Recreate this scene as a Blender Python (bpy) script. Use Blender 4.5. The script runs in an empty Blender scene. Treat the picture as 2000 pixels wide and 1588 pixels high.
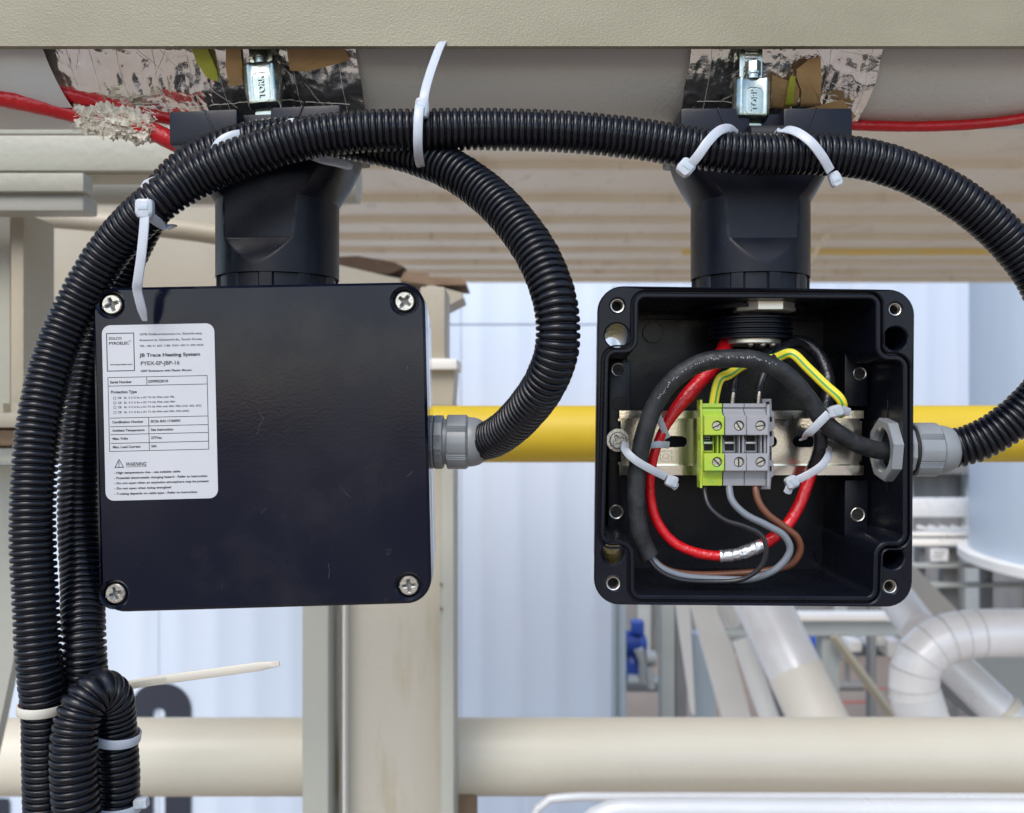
import bpy, bmesh, math, random
from mathutils import Vector, Matrix, noise
from mathutils.geometry import tessellate_polygon, delaunay_2d_cdt
rnd = random.Random(7)
scene = bpy.context.scene
C = scene.collection
R_ = math.radians
V = Vector

# ------------------------------------------------------------------ camera, sky, sun, exposure
F = 1770.0                                     # focal length in photograph pixels (2000 wide)
cam_d = bpy.data.cameras.new('camera')
cam_d.sensor_width = 36.0
cam_d.lens = 36.0 * F / 2000.0
cam_d.clip_start = 0.02
cam_d.clip_end = 900
cam_d.dof.use_dof = True
cam_d.dof.focus_distance = 0.462
cam_d.dof.aperture_fstop = 13.0
cam = bpy.data.objects.new('camera', cam_d)
C.objects.link(cam)
cam.location = (0, 0, 0)
cam.rotation_euler = (R_(90), 0, 0)
scene.camera = cam

SUN_EL, SUN_AZ = 48.0, 200.0                   # azimuth measured from +Y, clockwise seen from above
w = bpy.data.worlds.new('World'); scene.world = w; w.use_nodes = True
nt = w.node_tree
bg = nt.nodes['Background']
sky = nt.nodes.new('ShaderNodeTexSky')
sky.sky_type = 'NISHITA'; sky.sun_disc = False
sky.sun_elevation = R_(SUN_EL); sky.sun_rotation = R_(SUN_AZ)
sky.air_density = 1.0; sky.dust_density = 1.5; sky.ozone_density = 1.0
nt.links.new(sky.outputs[0], bg.inputs[0]); bg.inputs[1].default_value = 0.15
sd = bpy.data.lights.new('sun', 'SUN'); sd.energy = 1.2; sd.angle = R_(36); sd.color = (1.0, 0.95, 0.88)
so = bpy.data.objects.new('sun', sd); C.objects.link(so)
_d = V((math.sin(R_(SUN_AZ)) * math.cos(R_(SUN_EL)), math.cos(R_(SUN_AZ)) * math.cos(R_(SUN_EL)), math.sin(R_(SUN_EL))))
so.rotation_euler = _d.to_track_quat('Z', 'Y').to_euler()
scene.view_settings.view_transform = 'Standard'
scene.view_settings.look = 'None'
scene.view_settings.gamma = 1.0
scene.view_settings.exposure = 0.88
scene.cycles.max_bounces = 7
scene.cycles.use_denoising = True

# ------------------------------------------------------------------ helpers
def P(px, py, Y):
    """point of the place seen at photograph pixel (px, py), Y metres in front of the lens"""
    return V(((px - 1000) / F * Y, Y, (794 - py) / F * Y))

def area2(p):
    return sum(p[i][0] * p[(i + 1) % len(p)][1] - p[(i + 1) % len(p)][0] * p[i][1] for i in range(len(p))) / 2

def offset(poly, d):
    """shift a closed 2-D outline to its left by d"""
    n = len(poly); out = []
    for i in range(n):
        a, b, c = V(poly[i - 1]), V(poly[i]), V(poly[(i + 1) % n])
        t1, t2 = (b - a), (c - b)
        if t1.length < 1e-9: t1 = t2
        if t2.length < 1e-9: t2 = t1
        t1.normalize(); t2.normalize()
        n1, n2 = V((-t1.y, t1.x)), V((-t2.y, t2.x))
        m = n1 + n2
        if m.length < 1e-6: m = n1
        m.normalize()
        k = max(0.5, m.dot(n1))
        q = b + m * (d / k)
        out.append((q.x, q.y))
    return out

def roundpoly(pts, n=7):
    """pts (x, y, r): closed outline with rounded corners"""
    out = []
    N = len(pts)
    for i in range(N):
        a, b, c = V(pts[i - 1][:2]), V(pts[i][:2]), V(pts[(i + 1) % N][:2])
        r = pts[i][2]
        u, v_ = (a - b), (c - b)
        lu, lv = u.length, v_.length
        u.normalize(); v_.normalize()
        ang = math.acos(max(-1, min(1, u.dot(v_))))
        if r <= 0 or ang > 3.1:
            out.append((b.x, b.y)); continue
        t = min(r / math.tan(ang / 2), lu * .49, lv * .49)
        p0, p1 = b + u * t, b + v_ * t
        rr = t * math.tan(ang / 2)
        cen = b + (u + v_).normalized() * (rr / math.sin(ang / 2))
        a0 = math.atan2(p0.y - cen.y, p0.x - cen.x); a1 = math.atan2(p1.y - cen.y, p1.x - cen.x)
        da = (a1 - a0 + math.pi) % (2 * math.pi) - math.pi
        for k in range(n + 1):
            q = a0 + da * k / n
            out.append((cen.x + rr * math.cos(q), cen.y + rr * math.sin(q)))
    return out

def rrect(x0, z0, x1, z1, r, n=7):
    return roundpoly([(x0, z0, r), (x1, z0, r), (x1, z1, r), (x0, z1, r)], n)

def circ(x, z, r, n=28):
    return [(x + r * math.cos(2 * math.pi * i / n), z + r * math.sin(2 * math.pi * i / n)) for i in range(n)]

class Path:
    def __init__(s, pts, closed=False, step=12):
        pts = [V(p) for p in pts]
        out = []
        n = len(pts)
        rng = range(n if closed else n - 1)
        for i in rng:
            if closed: p0, p1, p2, p3 = pts[i - 1], pts[i], pts[(i + 1) % n], pts[(i + 2) % n]
            else:
                p1, p2 = pts[i], pts[i + 1]
                p0 = pts[i - 1] if i else p1 * 2 - p2
                p3 = pts[i + 2] if i + 2 < n else p2 * 2 - p1
            def tj(t, a, b): return t + max((b - a).length, 1e-7) ** .5
            t0 = 0; t1 = tj(t0, p0, p1); t2 = tj(t1, p1, p2); t3 = tj(t2, p2, p3)
            for k in range(step):
                t = t1 + (t2 - t1) * k / step
                A1 = p0 * ((t1 - t) / (t1 - t0)) + p1 * ((t - t0) / (t1 - t0))
                A2 = p1 * ((t2 - t) / (t2 - t1)) + p2 * ((t - t1) / (t2 - t1))
                A3 = p2 * ((t3 - t) / (t3 - t2)) + p3 * ((t - t2) / (t3 - t2))
                B1 = A1 * ((t2 - t) / (t2 - t0)) + A2 * ((t - t0) / (t2 - t0))
                B2 = A2 * ((t3 - t) / (t3 - t1)) + A3 * ((t - t1) / (t3 - t1))
                out.append(B1 * ((t2 - t) / (t2 - t1)) + B2 * ((t - t1) / (t2 - t1)))
        out.append(pts[0].copy() if closed else pts[-1].copy())
        s.p = out
        s.s = [0]
        for i in range(1, len(out)): s.s.append(s.s[-1] + (out[i] - out[i - 1]).length)
        s.L = s.s[-1]
    def at(s, d):
        d = max(0, min(s.L, d))
        lo, hi = 0, len(s.s) - 1
        while hi - lo > 1:
            m = (lo + hi) // 2
            if s.s[m] <= d: lo = m
            else: hi = m
        k = (d - s.s[lo]) / max(1e-9, s.s[hi] - s.s[lo])
        return s.p[lo].lerp(s.p[hi], k)
    def sample(s, n): return [s.at(s.L * i / (n - 1)) for i in range(n)]

class MB:
    def __init__(s): s.v = []; s.f = []; s.uv = {}
    def add(s, vs, fs):
        o = len(s.v); s.v += [V(p) for p in vs]; s.f += [tuple(i + o for i in f) for f in fs]
        return s
    def grid(s, rows, cu=False, cv=False, caps=False, uv=None):
        """rows of equal length; cu closes each row, cv closes the rows"""
        o = len(s.v); m = len(rows[0]); n = len(rows)
        for r in rows: s.v += [V(p) for p in r]
        for i in range(n if cv else n - 1):
            for j in range(m if cu else m - 1):
                a = o + i * m + j; b = o + i * m + (j + 1) % m
                c = o + ((i + 1) % n) * m + (j + 1) % m; d = o + ((i + 1) % n) * m + j
                if uv: s.uv[len(s.f)] = [(j / m, i / n), ((j + 1) / m, i / n), ((j + 1) / m, (i + 1) / n), (j / m, (i + 1) / n)]
                s.f.append((a, b, c, d))
        if caps and cu:
            s.f.append(tuple(o + j for j in range(m))[::-1])
            s.f.append(tuple(o + (n - 1) * m + j for j in range(m)))
        return s
    def box(s, a, b, ch=0.0, M=None):
        x0, y0, z0 = (min(a[i], b[i]) for i in range(3)); x1, y1, z1 = (max(a[i], b[i]) for i in range(3))
        bm = bmesh.new()
        bmesh.ops.create_cube(bm, size=1)
        for v in bm.verts:
            v.co = V((x0 if v.co.x < 0 else x1, y0 if v.co.y < 0 else y1, z0 if v.co.z < 0 else z1))
        ch = min(ch, (x1 - x0) * .45, (y1 - y0) * .45, (z1 - z0) * .45)
        if ch > 0: bmesh.ops.bevel(bm, geom=bm.edges[:], offset=ch, segments=2, profile=.6, affect='EDGES')
        bm.verts.ensure_lookup_table()
        vs = [v.co.copy() for v in bm.verts]
        if M is not None: vs = [M @ v for v in vs]
        s.add(vs, [[v.index for v in f.verts] for f in bm.faces]); bm.free()
        return s
    def lathe(s, prof, o, ax, n=32, caps=True, side=None):
        o = V(o); ax = V(ax).normalized()
        u = V(side) if side else (V((0, 0, 1)) if abs(ax.z) < .9 else V((1, 0, 0)))
        u = (u - ax * u.dot(ax)).normalized(); w_ = ax.cross(u)
        rows = [[o + ax * a + (u * math.cos(2 * math.pi * j / n) + w_ * math.sin(2 * math.pi * j / n)) * r for j in range(n)] for a, r in prof]
        return s.grid(rows, cu=True, caps=caps)
    def cyl(s, a, b, r, n=24, r2=None, ch=0):
        a, b = V(a), V(b); L = (b - a).length; r2 = r if r2 is None else r2
        prof = [(0, r), (L, r2)] if not ch else [(0, r - ch), (ch, r), (L - ch, r2), (L, r2 - ch)]
        return s.lathe(prof, a, b - a, n)
    def frames(s, pts):
        n = len(pts); T = []
        for i in range(n):
            t = pts[min(i + 1, n - 1)] - pts[max(i - 1, 0)]
            T.append(t.normalized() if t.length > 1e-12 else V((0, 0, 1)))
        u = V((0, 1, 0)) if abs(T[0].y) < .9 else V((1, 0, 0))
        out = []
        for t in T:
            u = (u - t * u.dot(t)).normalized()
            out.append((t, u, t.cross(u)))
        return out
    def tube(s, pts, r, n=12, caps=True, uv=None, rough=0):
        fr = s.frames(pts); rows = []
        for i, (t, u, w_) in enumerate(fr):
            rr = r(i / (len(pts) - 1)) if callable(r) else r
            rows.append([pts[i] + (u * math.cos(2 * math.pi * j / n) + w_ * math.sin(2 * math.pi * j / n)) * (rr * (1 + rough * noise.noise(pts[i] * 300 + V((j, 0, 0))))) for j in range(n)])
        return s.grid(rows, cu=True, caps=caps, uv=uv)
    def band(s, pts, w_, t, wdir=None, closed=False):
        """flat strip along pts: width w_, thickness t"""
        n = len(pts); rows = []
        for i, p in enumerate(pts):
            if closed: T = pts[(i + 1) % n] - pts[i - 1]
            else: T = pts[min(i + 1, n - 1)] - pts[max(i - 1, 0)]
            T.normalize()
            W = V(wdir) if wdir is not None else T.cross(V((0, 1, 0)))
            W = (W - T * W.dot(T)); W.normalize()
            N = T.cross(W)
            ww = (w_(i / (n - 1)) if callable(w_) else w_) / 2
            rows.append([p + W * a * ww + N * b * t / 2 for a, b in ((-1, -.5), (-.8, -1), (.8, -1), (1, -.5), (1, .5), (.8, 1), (-.8, 1), (-1, .5))])
        return s.grid(rows, cu=True, cv=closed, caps=not closed)
    def plate(s, outer, holes=(), y0=0., y1=.01, ch=0., back=True, front=True, M=None):
        """outline with holes in local (x, z), from depth y0 (towards the viewer) to y1"""
        loops = [list(outer) if area2(outer) > 0 else list(outer)[::-1]]
        for h in holes: loops.append(list(h) if area2(h) < 0 else list(h)[::-1])
        top = [offset(l, ch) if ch else l for l in loops]
        o = len(s.v); vs = []; idx = []; k = 0
        for l, t in zip(loops, top):
            n = len(l)
            idx.append((k, n))
            vs += [V((a[0], y0, a[1])) for a in t] + [V((a[0], y0 + ch, a[1])) for a in l] + [V((a[0], y1, a[1])) for a in l]
            k += 3 * n
        fs = []
        flat = []
        for (st, n) in idx: flat += [st + j for j in range(n)]
        pv = [V((a[0] * 1000, a[1] * 1000)) for t in top for a in t]; pe = []; q0 = 0
        for t in top:
            pe += [(q0 + j, q0 + (j + 1) % len(t)) for j in range(len(t))]; q0 += len(t)
        ov, _, of, orig, _, _ = delaunay_2d_cdt(pv, pe, [], 0, 1e-6)
        def inside(p, l):
            r = False; n = len(l)
            for j in range(n):
                a, b = l[j], l[(j + 1) % n]
                if (a[1] > p[1]) != (b[1] > p[1]) and p[0] < (b[0] - a[0]) * (p[1] - a[1]) / (b[1] - a[1]) + a[0]: r = not r
            return r
        tri = []
        for f in of:
            if not all(orig[q] for q in f): continue
            g = [orig[q][0] for q in f]; cc = (sum(pv[q].x for q in g) / 3000, sum(pv[q].y for q in g) / 3000)
            if inside(cc, top[0]) and not any(inside(cc, h) for h in top[1:]): tri.append(g)
        for t in tri:
            g = [flat[q] for q in t]
            A, B, D = (vs[q] for q in g)
            nrm = (B - A).cross(D - A)
            if nrm.y > 0: g = g[::-1]
            if front: fs.append(tuple(g))
            if back:
                sh = []
                for q in g:
                    for (st, n) in idx:
                        if st <= q < st + n: sh.append(q + 2 * n)
                fs.append(tuple(sh[::-1]))
        for (st, n) in idx:
            for j in range(n):
                a, b = st + j, st + (j + 1) % n
                if ch: fs.append((a, a + n, b + n, b))
                fs.append((a + n, a + 2 * n, b + 2 * n, b + n))
        if M is not None: vs = [M @ v for v in vs]
        return s.add(vs, fs)
    def prism(s, poly, ax, a0, a1):
        """polygon extruded along world axis 'x' (poly in y,z) / 'y' (x,z) / 'z' (x,y)"""
        f = {'x': lambda p, a: (a, p[0], p[1]), 'y': lambda p, a: (p[0], a, p[1]), 'z': lambda p, a: (p[0], p[1], a)}[ax]
        n = len(poly); o = len(s.v)
        s.v += [V(f(p, a0)) for p in poly] + [V(f(p, a1)) for p in poly]
        for j in range(n): s.f.append((o + j, o + (j + 1) % n, o + n + (j + 1) % n, o + n + j))
        for t in tessellate_polygon([[V((p[0], p[1], 0)) for p in poly]]):
            s.f.append(tuple(o + q for q in t)); s.f.append(tuple(o + n + q for q in t[::-1]))
        return s
    def text(s, txt, x, z, h, y=-.0004, M=None, bold=0., shear=0., ex=0., width=None):
        cu = bpy.data.curves.new('lettering', 'FONT')
        cu.body = txt; cu.size = 1; cu.offset = bold; cu.shear = shear; cu.extrude = ex; cu.resolution_u = 3
        ob = bpy.data.objects.new('lettering', cu); C.objects.link(ob)
        dg = bpy.context.evaluated_depsgraph_get()
        me = bpy.data.meshes.new_from_object(ob.evaluated_get(dg))
        k = h / .7
        kx = k
        if width and me.vertices:
            wd = max(v.co.x for v in me.vertices); kx = width / max(wd, 1e-6)
        vs = [V((x + v.co.x * kx, y - v.co.z * k, z + v.co.y * k)) for v in me.vertices]
        if M is not None: vs = [M @ v for v in vs]
        s.add(vs, [list(p.vertices) for p in me.polygons])
        bpy.data.objects.remove(ob); bpy.data.meshes.remove(me); bpy.data.curves.remove(cu)
        return s
    def xform(s, M): s.v = [M @ v for v in s.v]; return s

MW = {}
def mesh_of(mb, name, mat, ang=35, rec=True):
    me = bpy.data.meshes.new(name)
    me.from_pydata([tuple(v) for v in mb.v], [], mb.f)
    if mb.uv:
        ul = me.uv_layers.new(name='UVMap')
        for fi, c in mb.uv.items():
            p = me.polygons[fi]
            for k, li in enumerate(p.loop_indices): ul.data[li].uv = c[k]
    if rec:
        bm = bmesh.new(); bm.from_mesh(me); bmesh.ops.recalc_face_normals(bm, faces=bm.faces); bm.to_mesh(me); bm.free()
    me.polygons.foreach_set('use_smooth', [True] * len(me.polygons))
    me.set_sharp_from_angle(angle=R_(ang))
    me.materials.append(mat); me.update()
    return me

def part(mb, name, mat, parent, label=None, ang=35, local=False, stuff=False, rec=True):
    """mb is in world space unless local"""
    if not local: mb.xform(MW[parent.name].inverted())
    o = bpy.data.objects.new(name, mesh_of(mb, name, mat, ang, rec)); C.objects.link(o)
    o.parent = parent; MW[o.name] = MW[parent.name]
    if label: o['label'] = label
    if stuff: o['kind'] = 'stuff'
    return o

def thing(name, label, cat, M=None, group=None):
    if M is None: M = Matrix()
    if isinstance(M, (tuple, V)): M = Matrix.Translation(V(M))
    o = bpy.data.objects.new(name, None); C.objects.link(o); o.empty_display_size = .02
    o.matrix_world = M; MW[o.name] = M.copy()
    o['label'] = label; o['category'] = cat
    if group: o['group'] = group
    return o

def single(mb, name, mat, label, cat, group=None, ang=35, kind=None, rec=True):
    lo = V([min(v[i] for v in mb.v) for i in range(3)]); hi = V([max(v[i] for v in mb.v) for i in range(3)])
    c = V(((lo.x + hi.x) / 2, (lo.y + hi.y) / 2, lo.z))
    mb.v = [v - c for v in mb.v]
    o = bpy.data.objects.new(name, mesh_of(mb, name, mat, ang, rec)); C.objects.link(o)
    o.location = c; MW[o.name] = Matrix.Translation(c)
    if kind: o['kind'] = kind
    if label: o['label'] = label
    if cat: o['category'] = cat
    if group: o['group'] = group
    return o

def copy_tree(o, parent=None):
    c = o.copy(); C.objects.link(c); c.parent = parent
    for ch in list(o.children): copy_tree(ch, c)
    return c

# ------------------------------------------------------------------ materials
def mat(name, col, rough=.5, metal=0., col2=None, nscale=8., nmix=.5, bump=0., bscale=200., spots=None, spot_scale=60., spot_t=.7,
        rvar=0., stretch=None, coat=0., bump2=0., b2scale=40., sss=0., spec=None, detail=5., scratch=None):
    m = bpy.data.materials.new(name); m.use_nodes = True
    t = m.node_tree; N = t.nodes; L = t.links; b = N['Principled BSDF']
    b.inputs['Base Color'].default_value = (*col, 1); b.inputs['Roughness'].default_value = rough; b.inputs['Metallic'].default_value = metal
    if coat: b.inputs['Coat Weight'].default_value = coat; b.inputs['Coat Roughness'].default_value = .08
    if spec is not None: b.inputs['Specular IOR Level'].default_value = spec
    if sss:
        b.inputs['Subsurface Weight'].default_value = sss; b.inputs['Subsurface Scale'].default_value = .003
    geo = N.new('ShaderNodeNewGeometry')
    mp = N.new('ShaderNodeMapping'); L.new(geo.outputs['Position'], mp.inputs[0])
    if stretch: mp.inputs['Scale'].default_value = stretch
    src = None
    if col2:
        n = N.new('ShaderNodeTexNoise'); n.inputs['Scale'].default_value = nscale; n.inputs['Detail'].default_value = detail; n.inputs['Roughness'].default_value = .6
        L.new(mp.outputs[0], n.inputs['Vector'])
        r = N.new('ShaderNodeMapRange'); r.inputs[1].default_value = .5 - .22; r.inputs[2].default_value = .5 + .22
        r.inputs[3].default_value = 0; r.inputs[4].default_value = nmix * 2 if nmix < .5 else 1
        L.new(n.outputs[0], r.inputs[0])
        x = N.new('ShaderNodeMix'); x.data_type = 'RGBA'
        x.inputs[6].default_value = (*col, 1); x.inputs[7].default_value = (*col2, 1)
        L.new(r.outputs[0], x.inputs[0]); src = x.outputs[2]
    for (scol, ssc, st, wd) in (spots or []):
        n = N.new('ShaderNodeTexNoise'); n.inputs['Scale'].default_value = ssc; n.inputs['Detail'].default_value = 7; n.inputs['Roughness'].default_value = .65
        L.new(mp.outputs[0], n.inputs['Vector'])
        r = N.new('ShaderNodeMapRange'); r.inputs[1].default_value = st; r.inputs[2].default_value = st + wd
        L.new(n.outputs[0], r.inputs[0])
        x = N.new('ShaderNodeMix'); x.data_type = 'RGBA'
        if src: L.new(src, x.inputs[6])
        else: x.inputs[6].default_value = (*col, 1)
        x.inputs[7].default_value = (*scol, 1); L.new(r.outputs[0], x.inputs[0]); src = x.outputs[2]
    if src: L.new(src, b.inputs['Base Color'])
    if rvar:
        n = N.new('ShaderNodeTexNoise'); n.inputs['Scale'].default_value = nscale * 1.7; n.inputs['Detail'].default_value = 6
        L.new(mp.outputs[0], n.inputs['Vector'])
        r = N.new('ShaderNodeMapRange'); r.inputs[1].default_value = .3; r.inputs[2].default_value = .7
        r.inputs[3].default_value = max(0.03, rough - rvar); r.inputs[4].default_value = rough + rvar
        L.new(n.outputs[0], r.inputs[0]); L.new(r.outputs[0], b.inputs['Roughness'])
    prev = None
    for (st, sc) in ((bump, bscale), (bump2, b2scale)):
        if st:
            n = N.new('ShaderNodeTexNoise'); n.inputs['Scale'].default_value = sc; n.inputs['Detail'].default_value = 3
            L.new(geo.outputs['Position'], n.inputs['Vector'])
            bp = N.new('ShaderNodeBump'); bp.inputs['Strength'].default_value = 1.; bp.inputs['Distance'].default_value = st
            L.new(n.outputs[0], bp.inputs['Height'])
            if prev: L.new(prev, bp.inputs['Normal'])
            prev = bp.outputs[0]
    if prev: L.new(prev, b.inputs['Normal'])
    return m

M_ = {}
M_['beam'] = mat('olive_paint', (.20, .183, .118), .42, col2=(.245, .222, .15), nscale=14, bump=.00026, bscale=900, bump2=.00008, b2scale=260, spots=[((.24, .21, .13), 6, .60, .1), ((.8, .78, .7), 300, .80, .02)], stretch=(1, 1, 2))
M_['pipe_paint'] = mat('grey_green_pipe_paint', (.56, .55, .51), .33, col2=(.61, .60, .56), nscale=9, bump=.0005, bscale=420, spots=[((.62, .6, .55), 240, .74, .03), ((.34, .30, .22), 12, .62, .12)], rvar=.08)
M_['black_box'] = mat('black_polyester', (.0032, .0040, .0080), .30, spec=.24, col2=(.005, .006, .011), nscale=22, bump=.00006, bscale=900, bump2=.00015, b2scale=60, rvar=.10, spots=[((.05, .05, .055), 420, .80, .04)])
M_['lid'] = mat('black_lid_gloss', (.0018, .0032, .0110), .18, spec=.28, col2=(.003, .0048, .013), nscale=11, rvar=.10, bump=.00003, bscale=700, spots=[((.012, .013, .018), 14, .54, .22), ((.06, .06, .065), 330, .71, .03), ((.03, .03, .034), 55, .68, .08)])
M_['body_gloss'] = mat('glossy_box_side', (.004, .005, .010), .07, spec=.9, coat=.6, bump=.0003, bscale=45)
M_['mount'] = mat('black_nylon', (.003, .004, .0095), .33, spec=.24, col2=(.007, .0085, .015), nscale=40, bump=.00008, bscale=1500, rvar=.06)
M_['conduit'] = mat('black_conduit_plastic', (.0022, .003, .0068), .26, spec=.36, col2=(.006, .007, .010), nscale=60, rvar=.09, bump=.00008, bscale=900, spots=[((.05, .047, .04), 90, .66, .12), ((.035, .033, .03), 420, .66, .08)])
M_['cable_black'] = mat('black_rubber', (.007, .008, .010), .50, spec=.3, col2=(.032, .034, .036), nscale=120, bump=.0003, bscale=500, rvar=.12, spots=[((.16, .16, .155), 260, .68, .06)])
M_['wire_black'] = mat('black_wire_insulation', (.014, .014, .017), .35)
M_['shrink'] = mat('black_heat_shrink', (.012, .012, .015), .28, bump=.0012, bscale=160)
M_['red'] = mat('red_jacket', (.52, .006, .012), .30, col2=(.42, .004, .008), nscale=150, bump=.0006, bscale=330, spots=[((.75, .5, .4), 110, .76, .03)])
M_['gland'] = mat('grey_nylon', (.19, .207, .22), .36, col2=(.21, .228, .242), nscale=50, bump=.00005, bscale=1500)
M_['terminal_grey'] = mat('grey_polyamide', (.25, .255, .275), .45, col2=(.28, .285, .305), nscale=80)
M_['terminal_green'] = mat('green_yellow_polyamide', (.25, .44, .04), .42, col2=(.40, .46, .04), nscale=95, nmix=.5, spots=[((.10, .45, .22), 90, .58, .1)])
M_['dark_hole'] = mat('dark_cavity_plastic', (.006, .006, .007), .6)
M_['zinc'] = mat('zinc_steel', (.82, .81, .77), .16, 1., col2=(.84, .79, .66), nscale=18, rvar=.06, bump=.00003, bscale=900)
M_['plated'] = mat('bright_plated_steel', (.46, .51, .47), .26, 1., col2=(.34, .38, .33), nscale=90, rvar=.08, bump=.00008, bscale=500)
M_['screw'] = mat('screw_steel', (.62, .60, .55), .30, .95, col2=(.42, .40, .36), nscale=300, rvar=.1, bump=.0001, bscale=900)
M_['nickel'] = mat('nickel_brass', (.70, .67, .60), .34, .8, rvar=.05)
M_['foil'] = mat('crumpled_foil', (.95, .96, .95), .14, .93, col2=(.90, .84, .70), nscale=34, nmix=.4, rvar=.07, bump=.0006, bscale=110, bump2=.0003, b2scale=420)  # second tone paints warm gold reflections into the silver
M_['foil_band'] = mat('silver_tape', (.62, .63, .65), .34, .9, bump=.0006, bscale=260)
M_['paper'] = mat('brown_paper_tape', (.42, .26, .11), .62, col2=(.50, .33, .15), nscale=70, bump=.0003, bscale=400)
M_['green_tape'] = mat('yellow_green_tape', (.50, .52, .06), .55, col2=(.38, .42, .05), nscale=120)
M_['fibre'] = mat('frayed_glass_tape', (.78, .74, .65), .85, col2=(.55, .48, .36), nscale=140, bump=.001, bscale=500)
M_['thread'] = mat('scrim_thread', (.75, .73, .68), .5)
M_['tie'] = mat('translucent_nylon', (.44, .48, .53), .36, sss=.35, bump=.00005, bscale=900)
M_['tie_in'] = mat('shade_toned_nylon', (.36, .39, .43), .38, sss=.35)  # darker copy of the tie nylon, box shade put into its colour
M_['tie_old'] = mat('yellowed_nylon', (.52, .50, .43), .42, sss=.3)
M_['label'] = mat('silver_label_film', (.43, .45, .48), .42, col2=(.47, .48, .50), nscale=30)
M_['ink'] = mat('black_print', (.02, .02, .025), .5)
M_['grey_wire'] = mat('grey_wire_insulation', (.15, .17, .195), .38)
M_['brown_wire'] = mat('brown_wire_insulation', (.13, .048, .024), .38)
M_['yellow_pipe'] = mat('yellow_pipe_paint', (.58, .40, .018), .5, col2=(.63, .45, .02), nscale=5, spots=[((.62, .55, .42), 11, .66, .03), ((.35, .25, .05), 40, .72, .05)], bump=.0005, bscale=60)
M_['beige'] = mat('beige_steel_paint', (.38, .34, .26), .5, col2=(.44, .395, .30), nscale=3.5, bump=.0006, bscale=90, spots=[((.42, .35, .22), 5, .60, .15), ((.22, .15, .08), 26, .74, .05)], stretch=(1, 1, .4), rvar=.08)
M_['beige_pipe'] = mat('cream_pipe_paint', (.60, .555, .44), .42, col2=(.65, .61, .50), nscale=3, bump=.0006, bscale=70, spots=[((.50, .42, .28), 5, .62, .15), ((.28, .2, .1), 55, .76, .04)], rvar=.08)
M_['greenbeam'] = mat('grey_green_steel_paint', (.35, .35, .28), .48, col2=(.43, .42, .34), nscale=6, bump=.0006, bscale=120, spots=[((.26, .23, .16), 9, .62, .12)], stretch=(.4, 1, 2))
M_['greycol'] = mat('grey_green_column_paint', (.38, .38, .33), .48, col2=(.43, .43, .37), nscale=4, bump=.0005, bscale=90)
M_['deck'] = mat('stained_cream_deck', (.90, .84, .70), .55, col2=(.84, .77, .62), nscale=2.2, nmix=.5, spots=[((.70, .60, .44), 3, .58, .16), ((.66, .62, .52), 8, .6, .1), ((.58, .49, .36), 22, .66, .1)], stretch=(2.2, 1, 1), bump=.002, bscale=30)
M_['rust'] = mat('rusty_steel', (.16, .09, .05), .8, col2=(.30, .22, .14), nscale=14, bump=.002, bscale=60)
M_['cladding'] = mat('pale_blue_cladding', (.50, .575, .69), .5, col2=(.55, .62, .72), nscale=1.1, spots=[((.60, .66, .74), 2.5, .6, .1)], stretch=(3, 1, .25))
M_['cladding_far'] = mat('blue_grey_cladding', (.50, .57, .68), .5, col2=(.55, .61, .70), nscale=.6, stretch=(3, 1, .25))
M_['digit'] = mat('dark_blue_number_paint', (.018, .023, .038), .5)
M_['trim'] = mat('blue_grey_trim', (.30, .36, .41), .45)
M_['white_pipe'] = mat('white_pipe_jacket', (.74, .75, .75), .32, .1, col2=(.68, .69, .69), nscale=7, spots=[((.50, .46, .40), 6, .66, .1)], rvar=.08)
M_['alu'] = mat('aluminium_pipe_jacket', (.88, .88, .88), .34, .12, col2=(.72, .70, .68), nscale=5, rvar=.1)
M_['cream_far'] = mat('cream_rack_paint', (.84, .82, .77), .5, col2=(.76, .74, .69), nscale=2.5, spots=[((.45, .40, .32), 5, .62, .1)])
M_['rackgrey'] = mat('grey_rack_paint', (.33, .36, .35), .5, col2=(.40, .42, .41), nscale=2)
M_['darkgrey'] = mat('dark_grey_steel', (.14, .15, .155), .55, col2=(.2, .2, .2), nscale=3)
M_['vessel'] = mat('pale_blue_vessel_paint', (.47, .54, .62), .42, col2=(.51, .58, .65), nscale=1.5, stretch=(2, 2, .3), spots=[((.40, .46, .52), 5, .68, .05)])
M_['blue'] = mat('blue_machine_paint', (.02, .08, .42), .38, col2=(.02, .06, .30), nscale=12)
M_['ground'] = mat('reddish_brown_ground', (.235, .185, .148), .9, col2=(.29, .24, .20), nscale=.9, spots=[((.14, .11, .09), 2.5, .6, .08), ((.40, .36, .30), 7, .66, .08)], bump=.01, bscale=8)
M_['redline'] = mat('faded_red_marking', (.45, .09, .08), .8, col2=(.32, .14, .11), nscale=6)
M_['white'] = mat('white_sign', (.78, .79, .8), .5)

# yellow and green striped insulation: stripes run along the wire by its own UV
m = mat('green_yellow_insulation', (.70, .56, .03), .36); t = m.node_tree
uvn = t.nodes.new('ShaderNodeUVMap'); sx = t.nodes.new('ShaderNodeSeparateXYZ'); t.links.new(uvn.outputs[0], sx.inputs[0])
mm = t.nodes.new('ShaderNodeMath'); mm.operation = 'MULTIPLY'; mm.inputs[1].default_value = 4; t.links.new(sx.outputs[0], mm.inputs[0])
fr = t.nodes.new('ShaderNodeMath'); fr.operation = 'FRACT'; t.links.new(mm.outputs[0], fr.inputs[0])
gt = t.nodes.new('ShaderNodeMath'); gt.operation = 'GREATER_THAN'; gt.inputs[1].default_value = .72; t.links.new(fr.outputs[0], gt.inputs[0])
mx = t.nodes.new('ShaderNodeMix'); mx.data_type = 'RGBA'; mx.inputs[6].default_value = (.70, .56, .03, 1); mx.inputs[7].default_value = (.05, .30, .06, 1)
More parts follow.
